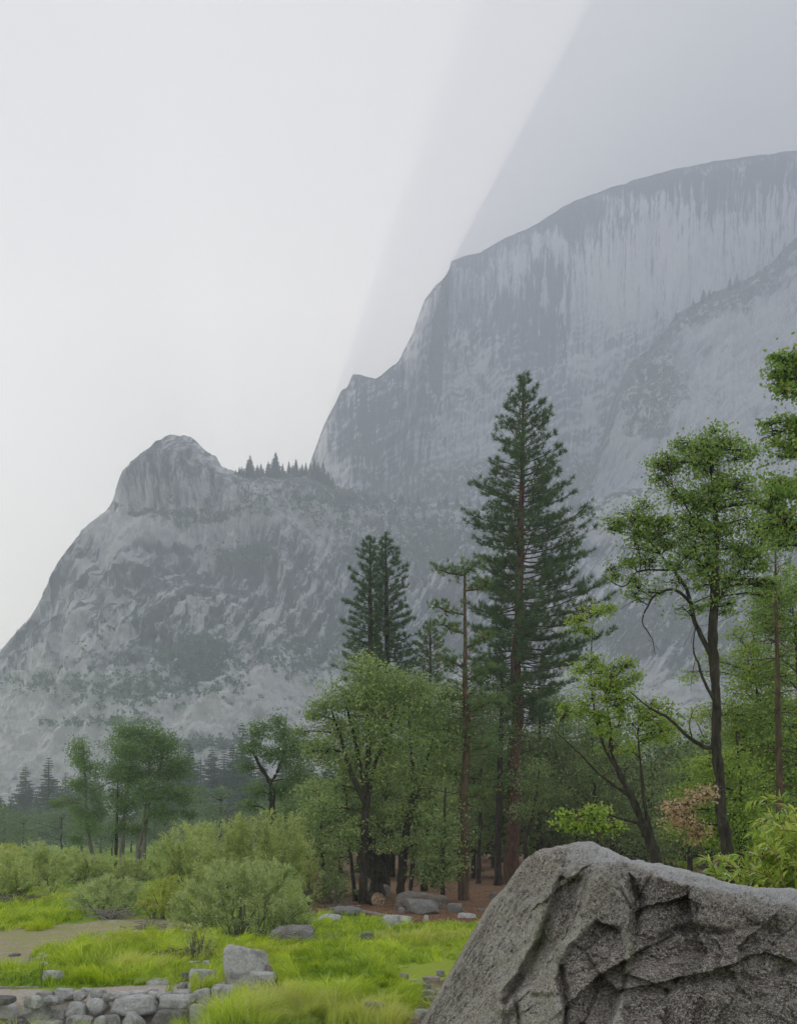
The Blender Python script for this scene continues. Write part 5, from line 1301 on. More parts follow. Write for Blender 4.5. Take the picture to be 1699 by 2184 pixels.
# ------------------------------------------------------------------ willows of the meadow
BUSH = [
 ("tall yellow-green willow bush at the back, right of the cottonwood clump", 31, [(540, 1790, 70, 50), (600, 1820, 60, 60), (470, 1800, 60, 46), (620, 1770, 36, 34), (560, 1860, 80, 60), (480, 1870, 70, 56), (570, 1750, 30, 22)], (0.10, 0.030), L_WILLOW, 1.0),
 ("green willow bush directly below the cottonwood clump's right side", 36, [(385, 1800, 60, 40), (350, 1840, 50, 46), (430, 1820, 50, 50), (400, 1870, 70, 46), (420, 1775, 30, 20)], (0.11, 0.034), L_WILLOW, 0.95),
 ("big grey-green willow bush in front, directly behind the squared rock", 22.5, [(500, 1890, 75, 50), (580, 1905, 70, 56), (430, 1935, 60, 50), (530, 1950, 110, 50), (620, 1950, 46, 44), (480, 1860, 44, 26), (560, 1865, 56, 32), (390, 1965, 30, 30), (645, 1930, 20, 24), (410, 1900, 30, 22)], (0.08, 0.028), L_GREYWILLOW, 0.95),
 ("yellowish willow bush between the low dark willow and the big grey-green one", 26.5, [(345, 1915, 46, 34), (390, 1930, 44, 40), (320, 1935, 30, 26), (375, 1890, 36, 20)], (0.085, 0.028), L_SALLOW, 0.9),
 ("low dark willow bush with dead wood at its foot, left of the yellowish one", 28, [(235, 1900, 66, 34), (190, 1915, 46, 32), (280, 1920, 50, 36), (230, 1935, 70, 30)], (0.085, 0.028), L_GREYWILLOW, 1.05),
 ("leftmost willow bush cut by the picture's edge, brushwood beneath it", 34, [(5, 1850, 60, 40), (40, 1875, 50, 34), (-20, 1890, 60, 36), (70, 1895, 34, 22), (10, 1905, 50, 24)], (0.10, 0.032), L_WILLOW, 1.0),
 ("willow bush second from the left edge, tall and rounded", 46, [(72, 1820, 34, 28), (100, 1845, 46, 34), (60, 1855, 40, 34), (120, 1870, 40, 28)], (0.12, 0.038), L_WILLOW, 1.0),
 ("willow bush behind the slim cottonwood's foot", 50, [(150, 1838, 40, 26), (190, 1845, 40, 26), (160, 1865, 50, 30), (215, 1865, 36, 28)], (0.12, 0.038), L_WILLOW, 1.0),
 ("willow bush around the feet of the three pale stems", 52, [(245, 1850, 36, 26), (290, 1855, 40, 24), (330, 1858, 36, 26), (270, 1875, 50, 24)], (0.12, 0.038), L_WILLOW, 1.0),
 ("small bush with pinkish-yellow tips at the far left, behind the leftmost willow", 60, [(14, 1815, 26, 18), (40, 1825, 24, 16), (-14, 1830, 30, 22)], (0.14, 0.044), L_SALLOW, 1.0),
 ("small leafy bush with pale stems beside the brush pile, left of the squared rock", 17.6, [(425, 1995, 30, 22), (440, 2025, 26, 30), (410, 2015, 22, 20), (400, 1985, 16, 10)], (0.07, 0.024), L_WILLOW, 0.55),
 ("low bush trailing right from the big grey-green willow over a dark rock", 24, [(640, 1940, 26, 26), (655, 1960, 20, 20), (630, 1970, 30, 20)], (0.075, 0.026), L_WILLOW, 0.7),
 ("thin yellow-tipped bush right of the tall yellow-green willow", 33, [(655, 1820, 26, 34), (660, 1870, 30, 34), (650, 1900, 34, 30)], (0.09, 0.03), L_WILLOW, 0.7),
 ("pale low bush on the grass bank at the left, before the willows", 38, [(120, 1905, 24, 18), (100, 1912, 20, 14), (150, 1912, 20, 12)], (0.09, 0.03), L_WILLOW, 0.8),
 ("dark low bush at the forest edge under the slim leaning tree", 34, [(700, 1890, 40, 30), (735, 1905, 26, 18), (680, 1915, 26, 18)], (0.09, 0.04), L_DEEP, 0.7)]
for k, (lab, Y, lob, lf, lm, dn) in enumerate(BUSH):
    shrub(lab, Y, lob, lf, lm, 200 + k, dn)
# light green undergrowth glimpsed through the trunks
for k, (px, py, rx, ry, Y) in enumerate([(700, 1870, 40, 20, 62), (830, 1880, 26, 20, 66), (900, 1876, 24, 20, 66), (880, 1850, 20, 16, 72), (955, 1870, 26, 16, 70), (1030, 1868, 26, 14, 66), (770, 1860, 24, 24, 70), (1180, 1850, 40, 22, 60), (1450, 1850, 46, 26, 50), (1600, 1860, 46, 24, 44)]):
    shrub("light green undergrowth bush glimpsed between the forest trunks", Y, [(px, py, rx, ry), (px + rx * 0.6, py + 6, rx * 0.7, ry * 0.7)], (0.14, 0.06), L_FARLEAF if px < 1100 else L_MAPLE, 300 + k, 0.6, "undergrowth bushes between the trunks", name="undergrowth_bush", stems=12)
# ------------------------------------------------------------------ stone wall, loose stones, logs
def frombase(y1): return CZ * F / (y1 - HY)
WY = 13.15
wall = thing("stone_wall", "low dry-stone wall of grey boulders along the sandy path, lower left", 'stone wall', (GX(220, WY), WY, 0.0))
WALL = [(-14, 2142, 34, 2170, 13.0), (43, 2141, 104, 2177, 12.75), (-40, 2146, -10, 2176, 12.9), (104, 2152, 137, 2172, 12.9), (137, 2138, 181, 2166, 12.95), (182, 2131, 226, 2164, 12.95), (227, 2129, 334, 2160, 12.95), (338, 2123, 412, 2155, 13.0), (253, 2159, 307, 2196, 12.7),
        (320, 2157, 392, 2196, 12.65), (395, 2143, 441, 2196, 12.85), (407, 2110, 450, 2146, 13.3), (447, 2105, 513, 2137, 13.4), (515, 2116, 558, 2139, 13.4), (532, 2137, 560, 2149, 13.0), (195, 2168, 250, 2200, 12.6), (130, 2170, 190, 2200, 12.6), (0, 2172, 60, 2204, 12.6), (64, 2178, 126, 2206, 12.5),
        (47, 2125, 86, 2147, 13.5), (88, 2127, 129, 2142, 13.5), (70, 2118, 112, 2130, 13.9), (113, 2110, 160, 2128, 14.1), (153, 2116, 183, 2131, 13.8), (167, 2109, 197, 2119, 14.3), (189, 2113, 223, 2132, 13.9), (211, 2121, 252, 2135, 13.6), (247, 2116, 279, 2128, 13.9), (279, 2114, 312, 2126, 14.0),
        (310, 2109, 336, 2119, 14.3), (314, 2116, 351, 2128, 13.9), (348, 2117, 371, 2125, 13.9), (0, 2142, 24, 2152, 13.3), (-40, 2128, 20, 2142, 13.6), (372, 2112, 404, 2126, 13.8), (284, 2124, 318, 2133, 13.5), (462, 2138, 500, 2152, 13.0), (330, 2120, 352, 2130, 13.6)]
for k, (x0, y0, x1, y1, Y) in enumerate(WALL):
    if y1 < 2150 and k > 14: Y = None
    rock(None, x0, y0, x1, y1 + 2, (M_PALEROCK if k > 18 and k % 3 else [M_ROCK, M_ROCK, M_PALEROCK, M_DARKROCK][(k * 7) % 4 if k > 7 else 0]), Y=Y, seed=k, depth=0.75, name="stone", parent=wall, rotz=0.0, flat=0.50 + 0.12 * (k % 3), round_=0.2 if k % 5 else 0.5, sub=4, rough=0.045)

rock("squared grey block standing upright at the end of the stone wall", 469, 2020, 574, 2095, M_ROCK, Y=14.6, seed=51, depth=0.8, flat=0.50, tilt=0.07, sub=5, rough=0.035)
for k, (lab, x0, y0, x1, y1, m, Y) in enumerate([
    ("thin pale slab wedged under the squared block's right side", 523, 2076, 585, 2097, M_PALEROCK, 14.3),
    ("small dark stone under the squared block's lower edge", 504, 2088, 545, 2104, M_ROCK, 14.0),
    ("brown chip of stone leaning on the squared block's right edge", 560, 2058, 580, 2080, M_PINKROCK, 14.7),
    ("pale flat-topped stone in the grass left of the squared block", 402, 2069, 457, 2097, M_PALEROCK, 14.75),
    ("long low pale slab edging the path behind the wall", 270, 2093, 363, 2110, M_PALEROCK, 14.6),
    ("small grey stone between long low slab and pale flat-topped stone", 375, 2096, 398, 2113, M_ROCK, 14.2),
    ("round brown cobble beside the pale flat-topped stone", 385, 2075, 401, 2089, M_DARKROCK, 15.0),
    ("pinkish stone on the path right of the squared block", 555, 2095, 587, 2113, M_PINKROCK, 14.0),
    ("small grey stone beside the pinkish one on the path", 526, 2100, 556, 2112, M_ROCK, 14.0),
    ("pebble resting on top of a wall stone below the squared block", 462, 2099, 476, 2108, M_ROCK, 13.75),
    ("flat stone set in the path below the pinkish stone", 560, 2113, 612, 2126, M_PALEROCK, 13.6),
    ("small pale wedge of stone at the path edge, left of the squared block", 400, 2096, 424, 2112, M_PALEROCK, 14.2),
    ("flat pale ledge of stone below the squared block", 420, 2098, 470, 2109, M_PALEROCK, 14.3),
    ("half-sunken pale stone in the grass at the left, a white-flowered weed beside it", 85, 2072, 134, 2104, M_PALEROCK, 15.0),
    ("grey block at the meadow's far edge near the willows", 676, 1950, 727, 1968, M_ROCK, 26.0),
    ("grey pointed boulder at the meadow's far edge by the fallen log", 810, 1952, 882, 1977, M_ROCK, 25.0),
    ("small dark squared stone alone in the middle of the meadow", 767, 1991, 796, 2005, M_DARKROCK, 21.5),
    ("white stone standing at the edge of the brown needles", 902, 1952, 914, 1968, M_PALEROCK, 26.5),
    ("low flat grey slab lying in the brown needles", 973, 1949, 1022, 1966, M_ROCK, 27.5),
    ("pale stone in the bright grass, middle of the meadow's near end", 716, 2092, 744, 2112, M_PALEROCK, 14.2),
    ("low pale stone in the grass right of the pinkish stone", 668, 2096, 692, 2110, M_PALEROCK, 14.3),
    ("small grey stone in the grass near the path's end", 636, 2098, 652, 2110, M_ROCK, 14.0),
    ("flat stone half hidden in the long grass at the bottom", 652, 2144, 700, 2162, M_PALEROCK, 12.6),
    ("dark hump of stone in the long grass at the bottom", 776, 2140, 824, 2182, M_DARKROCK, 11.7),
    ("low stone barely showing in the grass above the dark hump", 725, 2140, 770, 2156, M_PALEROCK, 12.6),
    ("large dark rock under the trailing bush right of the grey-green willow", 562, 1978, 668, 2018, M_DARKROCK, 21.0),
    ("dark flat rock at the forest edge left of the fallen log", 706, 1934, 770, 1956, M_DARKROCK, 28.0),
    ("small dark rock on the brown needles beside the needle-strewn slab", 848, 1936, 866, 1952, M_DARKROCK, 29.0),
    ("dark cracked rock in front of the needle-strewn slab", 862, 1918, 938, 1952, M_DARKROCK, 29.0),
    ("rounded dark rock at the ragged pine's foot", 953, 1926, 988, 1952, M_DARKROCK, 29.5),
    ("small dark rock near the boulder's left edge on the brown needles", 1018, 1938, 1040, 1950, M_DARKROCK, 30.0),
    ("low rock among the needles beneath the brown conifer trunk", 1040, 1905, 1075, 1922, M_DARKROCK, 36.0),
    ("flat stone lying on the cracked mud at the left", 92, 2036, 124, 2048, M_ROCK, 18.0),
    ("small brown stone on the mud near the left edge", 58, 2045, 78, 2060, M_DARKROCK, 17.2),
    ("low stone at the left edge of the mud", 14, 2035, 40, 2046, M_DARKROCK, 18.2),
    ("little pale stone on the mud before the low dark willow", 228, 1964, 248, 1974, M_PALEROCK, 25.5),
    ("stone between the grass tufts near the brush pile, left of two", 398, 2052, 424, 2062, M_ROCK, 16.8),
    ("stone between the grass tufts near the brush pile, right of two", 428, 2050, 446, 2060, M_ROCK, 16.9)]):
    rock(lab, x0, y0, x1, y1, m, Y=Y, seed=300 + k, depth=0.8, rotz=0.0, flat=0.5 + 0.1 * (k % 3), sub=4)
rock("broad slab strewn with brown needles under the forest's first trunks", 838, 1902, 962, 1950, M_MOSSROCK, Y=31, seed=402, depth=0.7, flat=0.6, sub=5, round_=0.5)
rock("mossy rock behind the sawn log, half hidden by trunks", 766, 1886, 836, 1922, M_MOSSROCK, Y=37.5, seed=403, depth=0.7, round_=0.5)
# slabs in the bare ground beside the boulder
SL = [(868, 2090, 898, 2106), (884, 2100, 920, 2116), (900, 2084, 940, 2098), (905, 2128, 946, 2142), (892, 2112, 930, 2130), (898, 2140, 938, 2158), (880, 2154, 920, 2172), (908, 2160, 930, 2176), (846, 2078, 872, 2090), (925, 2110, 950, 2124), (868, 2172, 900, 2190), (930, 2070, 950, 2082)]
nm = ["topmost", "second", "third", "fourth", "fifth", "sixth", "seventh", "eighth", "ninth", "tenth", "eleventh", "lowest"]
for k, i in enumerate(sorted(range(len(SL)), key=lambda i: SL[i][3])):
    x0, y0, x1, y1 = SL[i]
    rock("broken flat stone beside the big boulder's left edge, %s of the scatter%s" % (nm[k], "" if k in (0, 11) else " from the top"), x0, y0, x1, y1, [M_ROCK, M_DARKROCK, M_PINKROCK][k % 3], seed=500 + k, group="broken stones beside the boulder", depth=0.9, flat=0.45)

def log(label, a, b, r0, r1, mat, seed, name="log", Y=None, branch=0):
    """a fallen trunk between two ground points (px, py)"""
    r = np.random.default_rng(seed)
    p = []
    for (x, y), rr in ((a, r0), (b, r1)):
        YY = CZ * F / (y - HY) if Y is None else (Y if not hasattr(Y, '__len__') else Y[len(p)])
        q = np.array(P(x, y, YY)); p.append(q)
    p0, p1 = p; s = p0[1] / F
    o = p0 * np.array([1, 1, 0]) + [0, 0, float(ground_z(p0[0], p0[1]))]
    root = thing(name, label, 'log', tuple(o))
    p0 = p0 - o; p1 = p1 - o; p0[2] = r0 * s * 0.8; p1[2] = max(r1 * s * 0.7, p1[2] * 0 + r1 * s * 0.7)
    q = wiggle(np.linspace(p0, p1, 14), 0.012, r); rad = np.linspace(r0, r1, 14) * s * (1 + 0.06 * r.normal(size=14))
    w = Wood(); w.add(q, rad, 10); link("trunk", w.mesh("trunk", mat), root)
    # cut end: a disc a little inside the bark
    n = 20; ax = unit(q[0] - q[1]); u = unit(np.cross(ax, [0, 0, 1.0])); v = np.cross(ax, u)
    a_ = np.linspace(0, 2 * np.pi, n, endpoint=False)
    rg = []
    for f in (0.98, 0.66, 0.33): rg.append(q[0] + ax * 0.004 + (np.cos(a_)[:, None] * u + np.sin(a_)[:, None] * v) * rad[0] * f)
    vv = np.concatenate(rg + [(q[0] + ax * 0.006)[None]])
    ff = [grid_faces(3, n, True), np.array([[2 * n + i, 2 * n + (i + 1) % n, 3 * n] for i in range(n)])]
    link("cut_end", raw_mesh("cut_end", vv, ff, M_ENDGRAIN, True), root)
    if branch:
        tw = Wood()
        for _ in range(branch):
            i = r.integers(3, 13); e = q[i] + np.array([r.normal() * 0.5, r.normal() * 0.4, r.uniform(0.1, 0.5)])
            tw.add(bez(q[i], (q[i] + e) / 2, e, 5), np.linspace(0.02, 0.006, 5), 4)
        link("twigs", tw.mesh("twigs", mat), root)
    return root
def endgrain():
    t = NT("end_grain"); w = t.n.new('ShaderNodeTexNoise'); w.inputs['Scale'].default_value = 9
    t.l.new(t.tc.outputs['Object'], w.inputs['Vector'])
    t.color(t.mix(t.ramp(w.outputs['Fac'], [(0.35, 0.0), (0.65, 1.0)]), (0.14, 0.09, 0.06), (0.52, 0.38, 0.26))); return t.m
M_ENDGRAIN = endgrain()
log("pale fallen log at the meadow's far edge, left of the grey pointed boulder", (763, 1946), (836, 1959), 4.5, 3.5, B_DEAD, 1)
log("thin fallen branch-like log behind the pale fallen log", (700, 1940), (768, 1934), 2.6, 2.0, B_DEAD, 2)
log("thick sawn log with its round cut end facing the meadow", (806, 1921), (762, 1904), 16, 13, B_DARK, 3, Y=(33.0, 37.0))
log("whitish thin log lying along the path at the left edge", (-30, 2110), (138, 2104), 3.4, 2.6, B_DEAD, 4)

def brush(label, px, py, rx, ry, Y, n, seed, mat=None):
    """a heap of dead twigs"""
    r = np.random.default_rng(seed); s = Y / F; bx = GX(px, Y); o = np.array([bx, Y, float(ground_z(bx, Y))])
    W = Wood()
    for _ in range(n):
        a = np.array([r.normal() * rx * 0.5, r.normal() * rx * 0.35, abs(r.normal()) * ry * 0.35]) * s
        an = r.uniform(0, 6.28); L = r.uniform(0.5, 1.3) * rx * s
        e = a + np.array([math.cos(an) * L, math.sin(an) * L * 0.6, r.normal() * ry * s * 0.45 + 0.1 * ry * s]); e[2] = max(e[2], 0.01)
        m = (a + e) / 2 + np.array([r.normal() * 0.1, r.normal() * 0.1, r.uniform(0.0, 0.6) * ry * s])
        W.add(wiggle(bez(a, m, e, 7), 0.012, r), np.linspace(r.uniform(0.008, 0.022), 0.004, 7), 4)
    o_ = link("brush_pile", W.mesh("brush_pile", mat or B_DEAD), None, tuple(o))
    o_['kind'] = 'thing'
    tag(o_, label, 'brush pile')
brush("heap of dead grey twigs under the low dark willow bush", 235, 1964, 44, 22, 26.2, 90, 1)
brush("spread of bleached dead twigs below the yellowish willow bush", 325, 1984, 36, 16, 24, 70, 2)
brush("brown brush pile beside the small leafy bush, near the squared rock", 372, 2042, 32, 18, 18, 80, 3, B_GREY)
brush("dry grey roots arching over the large dark rock", 625, 2000, 40, 26, 20.6, 60, 4, B_DEAD)
brush("brushwood heaped under the leftmost willow bush", 40, 1925, 50, 18, 33, 80, 5, B_GREY)
brush("thin dead branches lying at the forest edge by the slim leaning tree", 730, 1928, 34, 12, 32, 40, 6, B_GREY)

# ------------------------------------------------------------------ grass
def mat_grass():
    t = NT("sedge"); h = t.attr('h'); tint = t.attr('tint'); dry = t.attr('dry')
    c = t.mix(tint, (0.13, 0.28, 0.012), (0.78, 0.90, 0.07))
    c = t.mix(dry, c, (0.80, 0.76, 0.24))
    c = t.mix(t.ramp(t.attr('odd'), [(0.90, 0.0), (0.97, 0.8)]), c, (0.78, 0.82, 0.45))
    t.color(c); t.bsdf.inputs['Roughness'].default_value = 0.45; t.bsdf.inputs['Specular IOR Level'].default_value = 0.4
    tr = t.n.new('ShaderNodeBsdfTranslucent'); t.l.new(c, tr.inputs[0])
    mx = t.n.new('ShaderNodeMixShader'); mx.inputs[0].default_value = 0.4
    t.l.new(t.bsdf.outputs[0], mx.inputs[1]); t.l.new(tr.outputs[0], mx.inputs[2]); t.l.new(mx.outputs[0], t.out.inputs[0])
    return t.m

def grass_field(name, N, seed, region, Hrange, width, patch=None, lay=1.0):
    r = np.random.default_rng(seed)
    # points uniform over the picture of the ground, so far grass is thinner on the ground
    x0, y0, x1, y1 = region
    px = r.uniform(x0, x1, N); py = r.uniform(y0, y1, N)
    Y = CZ * F / (py - HY); X = GX(px, Y)
    return X, Y, px, py, r

GRASS = [(-420, 2040), (-60, 2068), (100, 2062), (180, 2034), (330, 2026), (420, 2006), (470, 1998), (560, 2010), (660, 2000), (672, 1958), (690, 1945), (800, 1962), (880, 1973), (1030, 1969), (1100, 1960), (1900, 1955), (1900, 2300), (-420, 2300)]
BANK = [(-80, 1992), (120, 1978), (200, 1962), (240, 1950), (240, 1930), (-80, 1930)]
FARBANK = [(-80, 1940), (660, 1935), (660, 1905), (-80, 1905)]
TUFT = [(60, 2066), (70, 2046), (160, 2020), (230, 2006), (330, 2002), (450, 1994), (470, 2040), (400, 2050), (330, 2040), (240, 2060), (150, 2070)]
def make_grass():
    r = np.random.default_rng(42)
    parts = []
    N = 280000
    px = r.uniform(-60, 1110, N); out_ = r.uniform(size=N) < 0.10; px = np.where(out_, np.where(r.uniform(size=N) < 0.4, r.uniform(-420, -60, N), r.uniform(1100, 1900, N)), px); py = HY + 105 + (r.uniform(0, 1, N) ** 0.9) * 300
    Y = CZ * F / (py - HY); X = GX(px, Y)
    # blades stand in tufts: each is drawn to the centre of a tuft and leans out of it
    cs = 0.34; ci, cj = np.floor(X / cs), np.floor(Y / cs)
    def h_(a, b, q): return np.modf(np.abs(np.sin(a * 127.1 + b * 311.7 + q * 74.7) * 43758.5453))[0]
    tx, ty = (ci + 0.15 + 0.7 * h_(ci, cj, 1)) * cs, (cj + 0.15 + 0.7 * h_(ci, cj, 2)) * cs
    pull = 0.05 + 0.5 * h_(ci, cj, 3); X = X + (tx - X) * pull; Y = Y + (ty - Y) * pull
    outx, outy, th = X - tx, Y - ty, h_(ci, cj, 4)
    px = CX + F * X / Y; py = HY + F * CZ / Y
    j = np.stack([X * 0.9, Y * 0.6, 0 * X], 1); jj = fbm(j, 4, 0.6) * 12; kk = fbm(j + 31.7, 4, 0.6) * 6
    qx, qy = px + jj, py + kk
    tuft = in_poly(qx, qy, TUFT); bank = in_poly(qx, qy, BANK) | in_poly(qx, qy, FARBANK)
    ok = in_poly(qx, qy, GRASS) | bank | tuft
    sand = in_poly(qx, qy, SAND) ; bare = in_poly(qx, qy, BARE); moss = in_poly(qx, qy, MOSS)
    n1 = fbm(np.stack([X * 0.45, Y * 0.45, 0 * X], 1), 4, 0.55); n2 = fbm(np.stack([X * 1.7, Y * 1.7, 0 * X + 7], 1), 3, 0.6)
    keep = ok & (~sand | (n2 > 0.55)) & (~bare | (n2 > 0.72)) & (~moss | (n2 > -0.45)) & (n2 > -0.75)
    mudn = in_poly(qx, qy, MUD) & ~tuft & ~bank
    keep &= ~mudn | (n2 > 0.62)
    # stones of the wall stay clear
    for (a, b, c, d, YY) in WALL:
        keep &= ~((np.abs(px - (a + c) / 2) < (c - a) * 0.5) & (np.abs(Y - YY - 0.15) < 0.22))
    for i in np.where([True])[0]: pass
    X, Y, px, py, n1, n2 = X[keep], Y[keep], px[keep], py[keep], n1[keep], n2[keep]
    outx, outy, th = outx[keep], outy[keep], th[keep]
    tuft, bank, moss = tuft[keep], bank[keep], moss[keep]
    n = len(X); Z = ground_z(X, Y)
    near = Y < 12.7
    hgt = 0.20 + 0.12 * n1 + 0.10 * n2 + 0.14 * sstep(0.1, 0.6, n2) ; hgt = np.where(tuft | bank, hgt + 0.12, hgt); hgt = np.where(moss, hgt * 0.4, hgt)
    hgt = np.where(near & (px > 440) & (px < 900), hgt + 0.10, hgt); hgt = np.where(near & (px < 440), hgt + 0.06, hgt)
    hgt = hgt * (0.62 + 0.75 * th)
    hgt = hgt * np.interp(Y, [11, 15, 22, 40], [1, 1.0, 0.85, 0.8]) * r.uniform(0.6, 1.25, n)
    hgt = np.clip(hgt, 0.05, 0.75)
    # the sedge lies over in swirls
    lay = fbm(np.stack([X * 0.5, Y * 0.5, 0 * X + 3], 1), 3, 0.6) * 4.5 + 0.5
    ang = lay + r.normal(size=n) * 0.55
    bend = np.clip(0.75 + 0.5 * n1 + r.normal(size=n) * 0.22, 0.1, 1.25)
    d = np.stack([np.cos(ang) + outx / 0.2, np.sin(ang) + outy / 0.2, 0 * ang], 1); d = unit(d); sd = np.stack([-d[:, 1], d[:, 0], 0 * ang], 1)
    fa = r.uniform(0, 2 * np.pi, n); sd = np.stack([np.cos(fa), np.sin(fa), 0 * fa], 1)
    w = np.where((px < -60) | (px > 1110), 2.4, 1.0) * np.interp(Y, [10, 14, 25, 45], [0.008, 0.011, 0.022, 0.045]) * r.uniform(0.7, 1.3, n)
    o = np.stack([X, Y, Z - 0.02], 1)
    def pt(t): return o + d * (bend * hgt * t ** 1.8)[:, None] + np.array([0, 0, 1.0]) * (hgt * (t - 0.42 * bend * t * t))[:, None]
    a, b2, e = pt(0.0), pt(0.58), pt(1.0)
    hw = (sd * w[:, None] * 0.5)
    v = np.stack([a - hw, a + hw, b2 - hw * 0.85, b2 + hw * 0.85, e], 1).reshape(-1, 3)
    k = np.arange(n)[:, None] * 5
    quads = k + np.array([[0, 1, 3, 2]]); tris = k + np.array([[2, 3, 4]])
    tint = np.clip(0.32 + 0.4 * th + 0.35 * n1 + 0.25 * n2 + r.normal(size=n) * 0.16, 0, 1)
    dryp = sstep(0.15, 0.75, fbm(np.stack([X * 0.3 + 4, Y * 0.3, 0 * X + 12], 1), 4, 0.6) + 0.35 * np.exp(-(((px - 950) / 90) ** 2 + ((py - 2010) / 28) ** 2)) * 2) * 0.7
    dryp = np.clip(dryp * r.uniform(0.3, 1.4, n), 0, 0.9)
    pale = (near & (px > 430) & (px < 720)) * r.uniform(0, 1, n)
    me = raw_mesh("meadow_grass", v, [quads, tris], mat_grass(), False, dict(tint=np.repeat(tint, 5), dry=np.repeat(dryp, 5), odd=np.repeat(np.clip(r.uniform(0, 1, n) * 0.95 + pale * 0.12, 0, 1), 5), h=np.tile([0, 0, .58, .58, 1], n)))
    tag(link("meadow_grass", me), kind='stuff')
    print("blades", n)
make_grass()

# brown needles and twigs lying on the forest floor
def litter():
    r = np.random.default_rng(8); n = 16000
    px = r.uniform(660, 1120, n); py = HY + 108 + r.uniform(0, 1, n) * 62; Y = CZ * F / (py - HY); X = GX(px, Y)
    k = in_poly(px, py, NEEDLES); X, Y = X[k], Y[k]; n = len(X)
    a = r.uniform(0, 6.28, n); L = r.uniform(0.05, 0.16, n); d = np.stack([np.cos(a), np.sin(a), 0 * a], 1) * L[:, None]; s = np.stack([-np.sin(a), np.cos(a), 0 * a], 1) * 0.012
    o = np.stack([X, Y, ground_z(X, Y) + 0.015], 1); up = np.array([0, 0, 1.0]) * r.uniform(0, 0.05, (n, 1))
    v = np.stack([o - s, o + s, o + d + up], 1).reshape(-1, 3)
    me = raw_mesh("needle_litter", v, np.arange(3 * n).reshape(-1, 3), mat_leaf("fallen_needles", (0.16, 0.07, 0.03), (0.40, 0.20, 0.09), None, 0.0), False, dict(tint=np.repeat(r.uniform(0, 1, n), 3), odd=np.zeros(3 * n)))
    tag(link("needle_litter", me), kind='stuff')
litter()

# white-flowered weed beside the half-sunken stone
def weed():
    r = np.random.default_rng(4); Y = 14.2; X = GX(88, Y); root = thing("weed", "thin weed with tiny white flower heads in the grass by the left path", 'plant', (X, Y, float(ground_z(X, Y))))
    w = Wood(); fl = []
    for k in range(5):
        e = np.array([r.normal() * 0.07, r.normal() * 0.06, 0.42 + r.normal() * 0.07]); w.add(bez(np.zeros(3), e * [0.2, 0.2, 0.6], e, 6), np.linspace(0.005, 0.003, 6), 4)
        fl.append(e + r.normal(size=(26, 3)) * [0.030, 0.03, 0.012])
    link("stem", w.mesh("stem", B_GREEN), root); fl = np.concatenate(fl)
    link("flower_heads", leaf_mesh("flower_heads", fl, 0.02, 0.016, M_WHITE, r, 1.2), root)
def plain(name, c):
    t = NT(name); n = t.noise(t.tc.outputs['Object'], 20, 3); t.color(t.mix(n, tuple(x * 0.8 for x in c), c)); return t.m
B_GREEN = plain("green_stem", (0.16, 0.26, 0.06)); M_WHITE = plain("white_petal", (0.78, 0.78, 0.72))
weed()

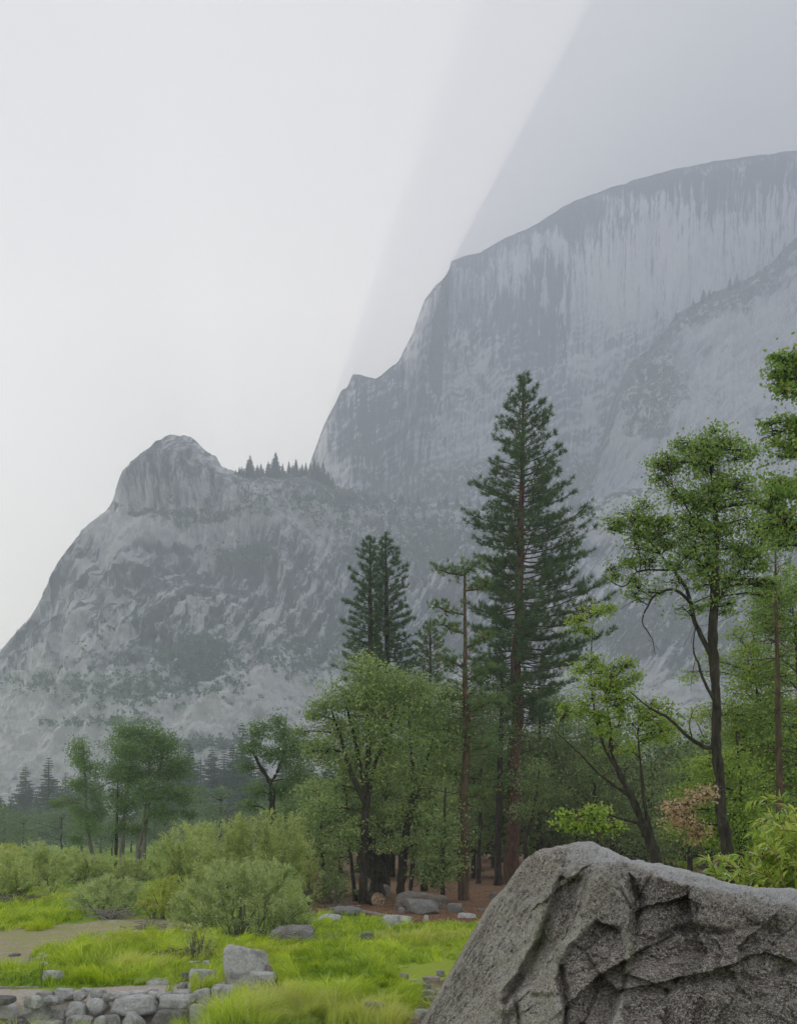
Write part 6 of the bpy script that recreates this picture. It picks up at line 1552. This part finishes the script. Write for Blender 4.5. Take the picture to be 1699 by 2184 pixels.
# ------------------------------------------------------------------ the willow in front, right: its leaves are parts
def front_willow():
    r = np.random.default_rng(12); Y = 8.2; X = GX(1700, Y); o = np.array([X, Y, float(ground_z(X, Y))])
    root = thing("willow_bush", "bright green willow with long glossy leaves behind the boulder, right edge", 'bush', tuple(o))
    s = Y / F
    shapes = []
    for k in range(4):   # four leaf shapes: long, lance-shaped, folded along the midrib and curved
        L, W = 1.0, 0.20 + 0.03 * k; cv = 0.10 + 0.12 * k; V = []
        ts = np.array([0, 0.18, 0.45, 0.75, 1.0]); ww = np.array([0.12, 0.8, 1.0, 0.62, 0.02]) * W * 0.5
        for t, w in zip(ts, ww):
            z = -cv * t * t
            V += [(t * L, -w, z + w * 0.5), (t * L, 0, z), (t * L, w, z + w * 0.5)]
        fc = grid_faces(5, 3)
        shapes.append((np.array(V), fc))
    meshes = [raw_mesh("willow_leaf", v, f, L_BROAD, True, dict(tint=np.full(15, t), odd=np.full(15, q))) for (v, f), t, q in zip(shapes * 2, (0.15, 0.45, 0.75, 0.95, 0.3, 0.6, 0.85, 0.5), (0, 0, 0, 0, 0, 0, 0.93, 0))]
    st = Wood(); leaves = []
    shoots = []
    lob = [(1690, 1850, 90, 60), (1660, 1870, 70, 40), (1720, 1790, 60, 60), (1770, 1840, 80, 80)]
    heads = [((1700, 1990), (1600, 1866)), ((1690, 1990), (1545, 1872)), ((1700, 1990), (1585, 1838)), ((1705, 1990), (1600, 1812)), ((1710, 1990), (1630, 1775)), ((1715, 1990), (1655, 1740)), ((1720, 1990), (1680, 1700)), ((1725, 1990), (1690, 1745)), ((1700, 1990), (1560, 1880)), ((1700, 1990), (1640, 1800)),
             ((1700, 1990), (1620, 1850)), ((1710, 1990), (1650, 1830)), ((1710, 1990), (1670, 1800)), ((1715, 1990), (1675, 1845)), ((1715, 1990), (1690, 1820)), ((1715, 1990), (1695, 1780)), ((1700, 1990), (1640, 1870)), ((1710, 1990), (1665, 1880)), ((1705, 1990), (1610, 1885)), ((1720, 1990), (1700, 1860)), ((1730, 1990), (1720, 1730)), ((1740, 1990), (1750, 1760)), ((1740, 1990), (1740, 1820)), ((1730, 1990), (1730, 1870))]
    for k in range(44):
        a, e = heads[k % len(heads)]
        jit = r.normal(size=2) * (4 if k < len(heads) else 22)
        A = np.array(P(a[0] + r.normal() * 12, 2260, Y)) - o; A[1] += r.normal() * 0.15; A[2] = -0.05
        E = np.array(P(e[0] + jit[0], e[1] + jit[1] * 0.8, Y)) - o; E[1] += r.normal() * 0.25
        M = np.array([A[0] * 0.55 + E[0] * 0.45, (A[1] + E[1]) / 2, E[2] * 0.96 + 0.10])
        b = bez(A, M, E, 26); st.add(b, np.linspace(0.010, 0.003, 26), 5); shoots.append(b)
        for j in range(2):   # side shoots
            i = r.integers(14, 24); e2 = b[i] + np.array([r.normal() * 0.22 - 0.08, r.normal() * 0.18, r.uniform(-0.02, 0.22)])
            b2 = bez(b[i], (b[i] + e2) / 2 + [0, 0, 0.04], e2, 16); st.add(b2, np.linspace(0.005, 0.002, 16), 4); shoots.append(np.concatenate([b2[:1].repeat(10, 0), b2]))
    for b in shoots:
        for i in range(11, len(b)):
            if np.allclose(b[i], b[i - 1]): continue
            for q in range(1 if r.uniform() < 0.7 else 2):
                t = unit(b[i] - b[i - 1]); side = unit(np.cross(t, r.normal(size=3)))
                d = unit(t * 0.75 + side * 0.8 + np.array([0, 0, 0.1])); leaves.append((b[i], d, r.uniform(0.075, 0.135)))
    def frame(d, roll):
        z = unit(np.array([0.15 * r.normal(), 0.15 * r.normal(), 1.0]) + r.normal(size=3) * 0.35); y = unit(np.cross(z, d)); z = np.cross(d, y); return np.stack([d, y, z], 1)
    vis = []
    for p, d, L in leaves:
        w = p + o; vis.append((CX + F * w[0] / w[1] < 1705) and (HY - F * (w[2] - CZ) / w[1] < 1895))
    order = [i for i in range(len(leaves)) if vis[i]]; r.shuffle(order)
    order.sort(key=lambda i: leaves[i][0][1])
    single = set(order[:300]); RV, RF, RT, RO, n = [], [], [], [], 0
    for i, (p, d, L) in enumerate(leaves):
        Mx = frame(d, 0)
        if i in single:
            ob = bpy.data.objects.new("leaf", meshes[r.integers(0, 8)]); COL.objects.link(ob); ob.parent = root
            m4 = Matrix.Identity(4)
            for a_ in range(3):
                for b_ in range(3): m4[a_][b_] = Mx[a_, b_] * L
                m4[a_][3] = p[a_]
            ob.matrix_local = m4
        else:
            v, f = shapes[r.integers(0, 4)]
            RV.append(v @ (Mx.T * L) + p); RF.append(f + n); n += len(v); RT.append(np.full(len(v), r.uniform())); RO.append(np.full(len(v), r.uniform()))
    fo = link("foliage", raw_mesh("foliage", np.concatenate(RV), np.concatenate(RF), L_BROAD, True, dict(tint=np.concatenate(RT), odd=np.concatenate(RO))), root); fo['kind'] = 'stuff'
    link("stems", st.mesh("stems", plain("willow_twig", (0.28, 0.20, 0.07))), root)
    print("willow leaves", len(leaves), len(order))
front_willow()
nt = sum(len(m.polygons) * (2 if len(m.polygons) and len(m.polygons[0].vertices) == 4 else 1) * 1 for m in bpy.data.meshes if m.users)
print("TRIS approx", nt, "objects", len(scene.objects))
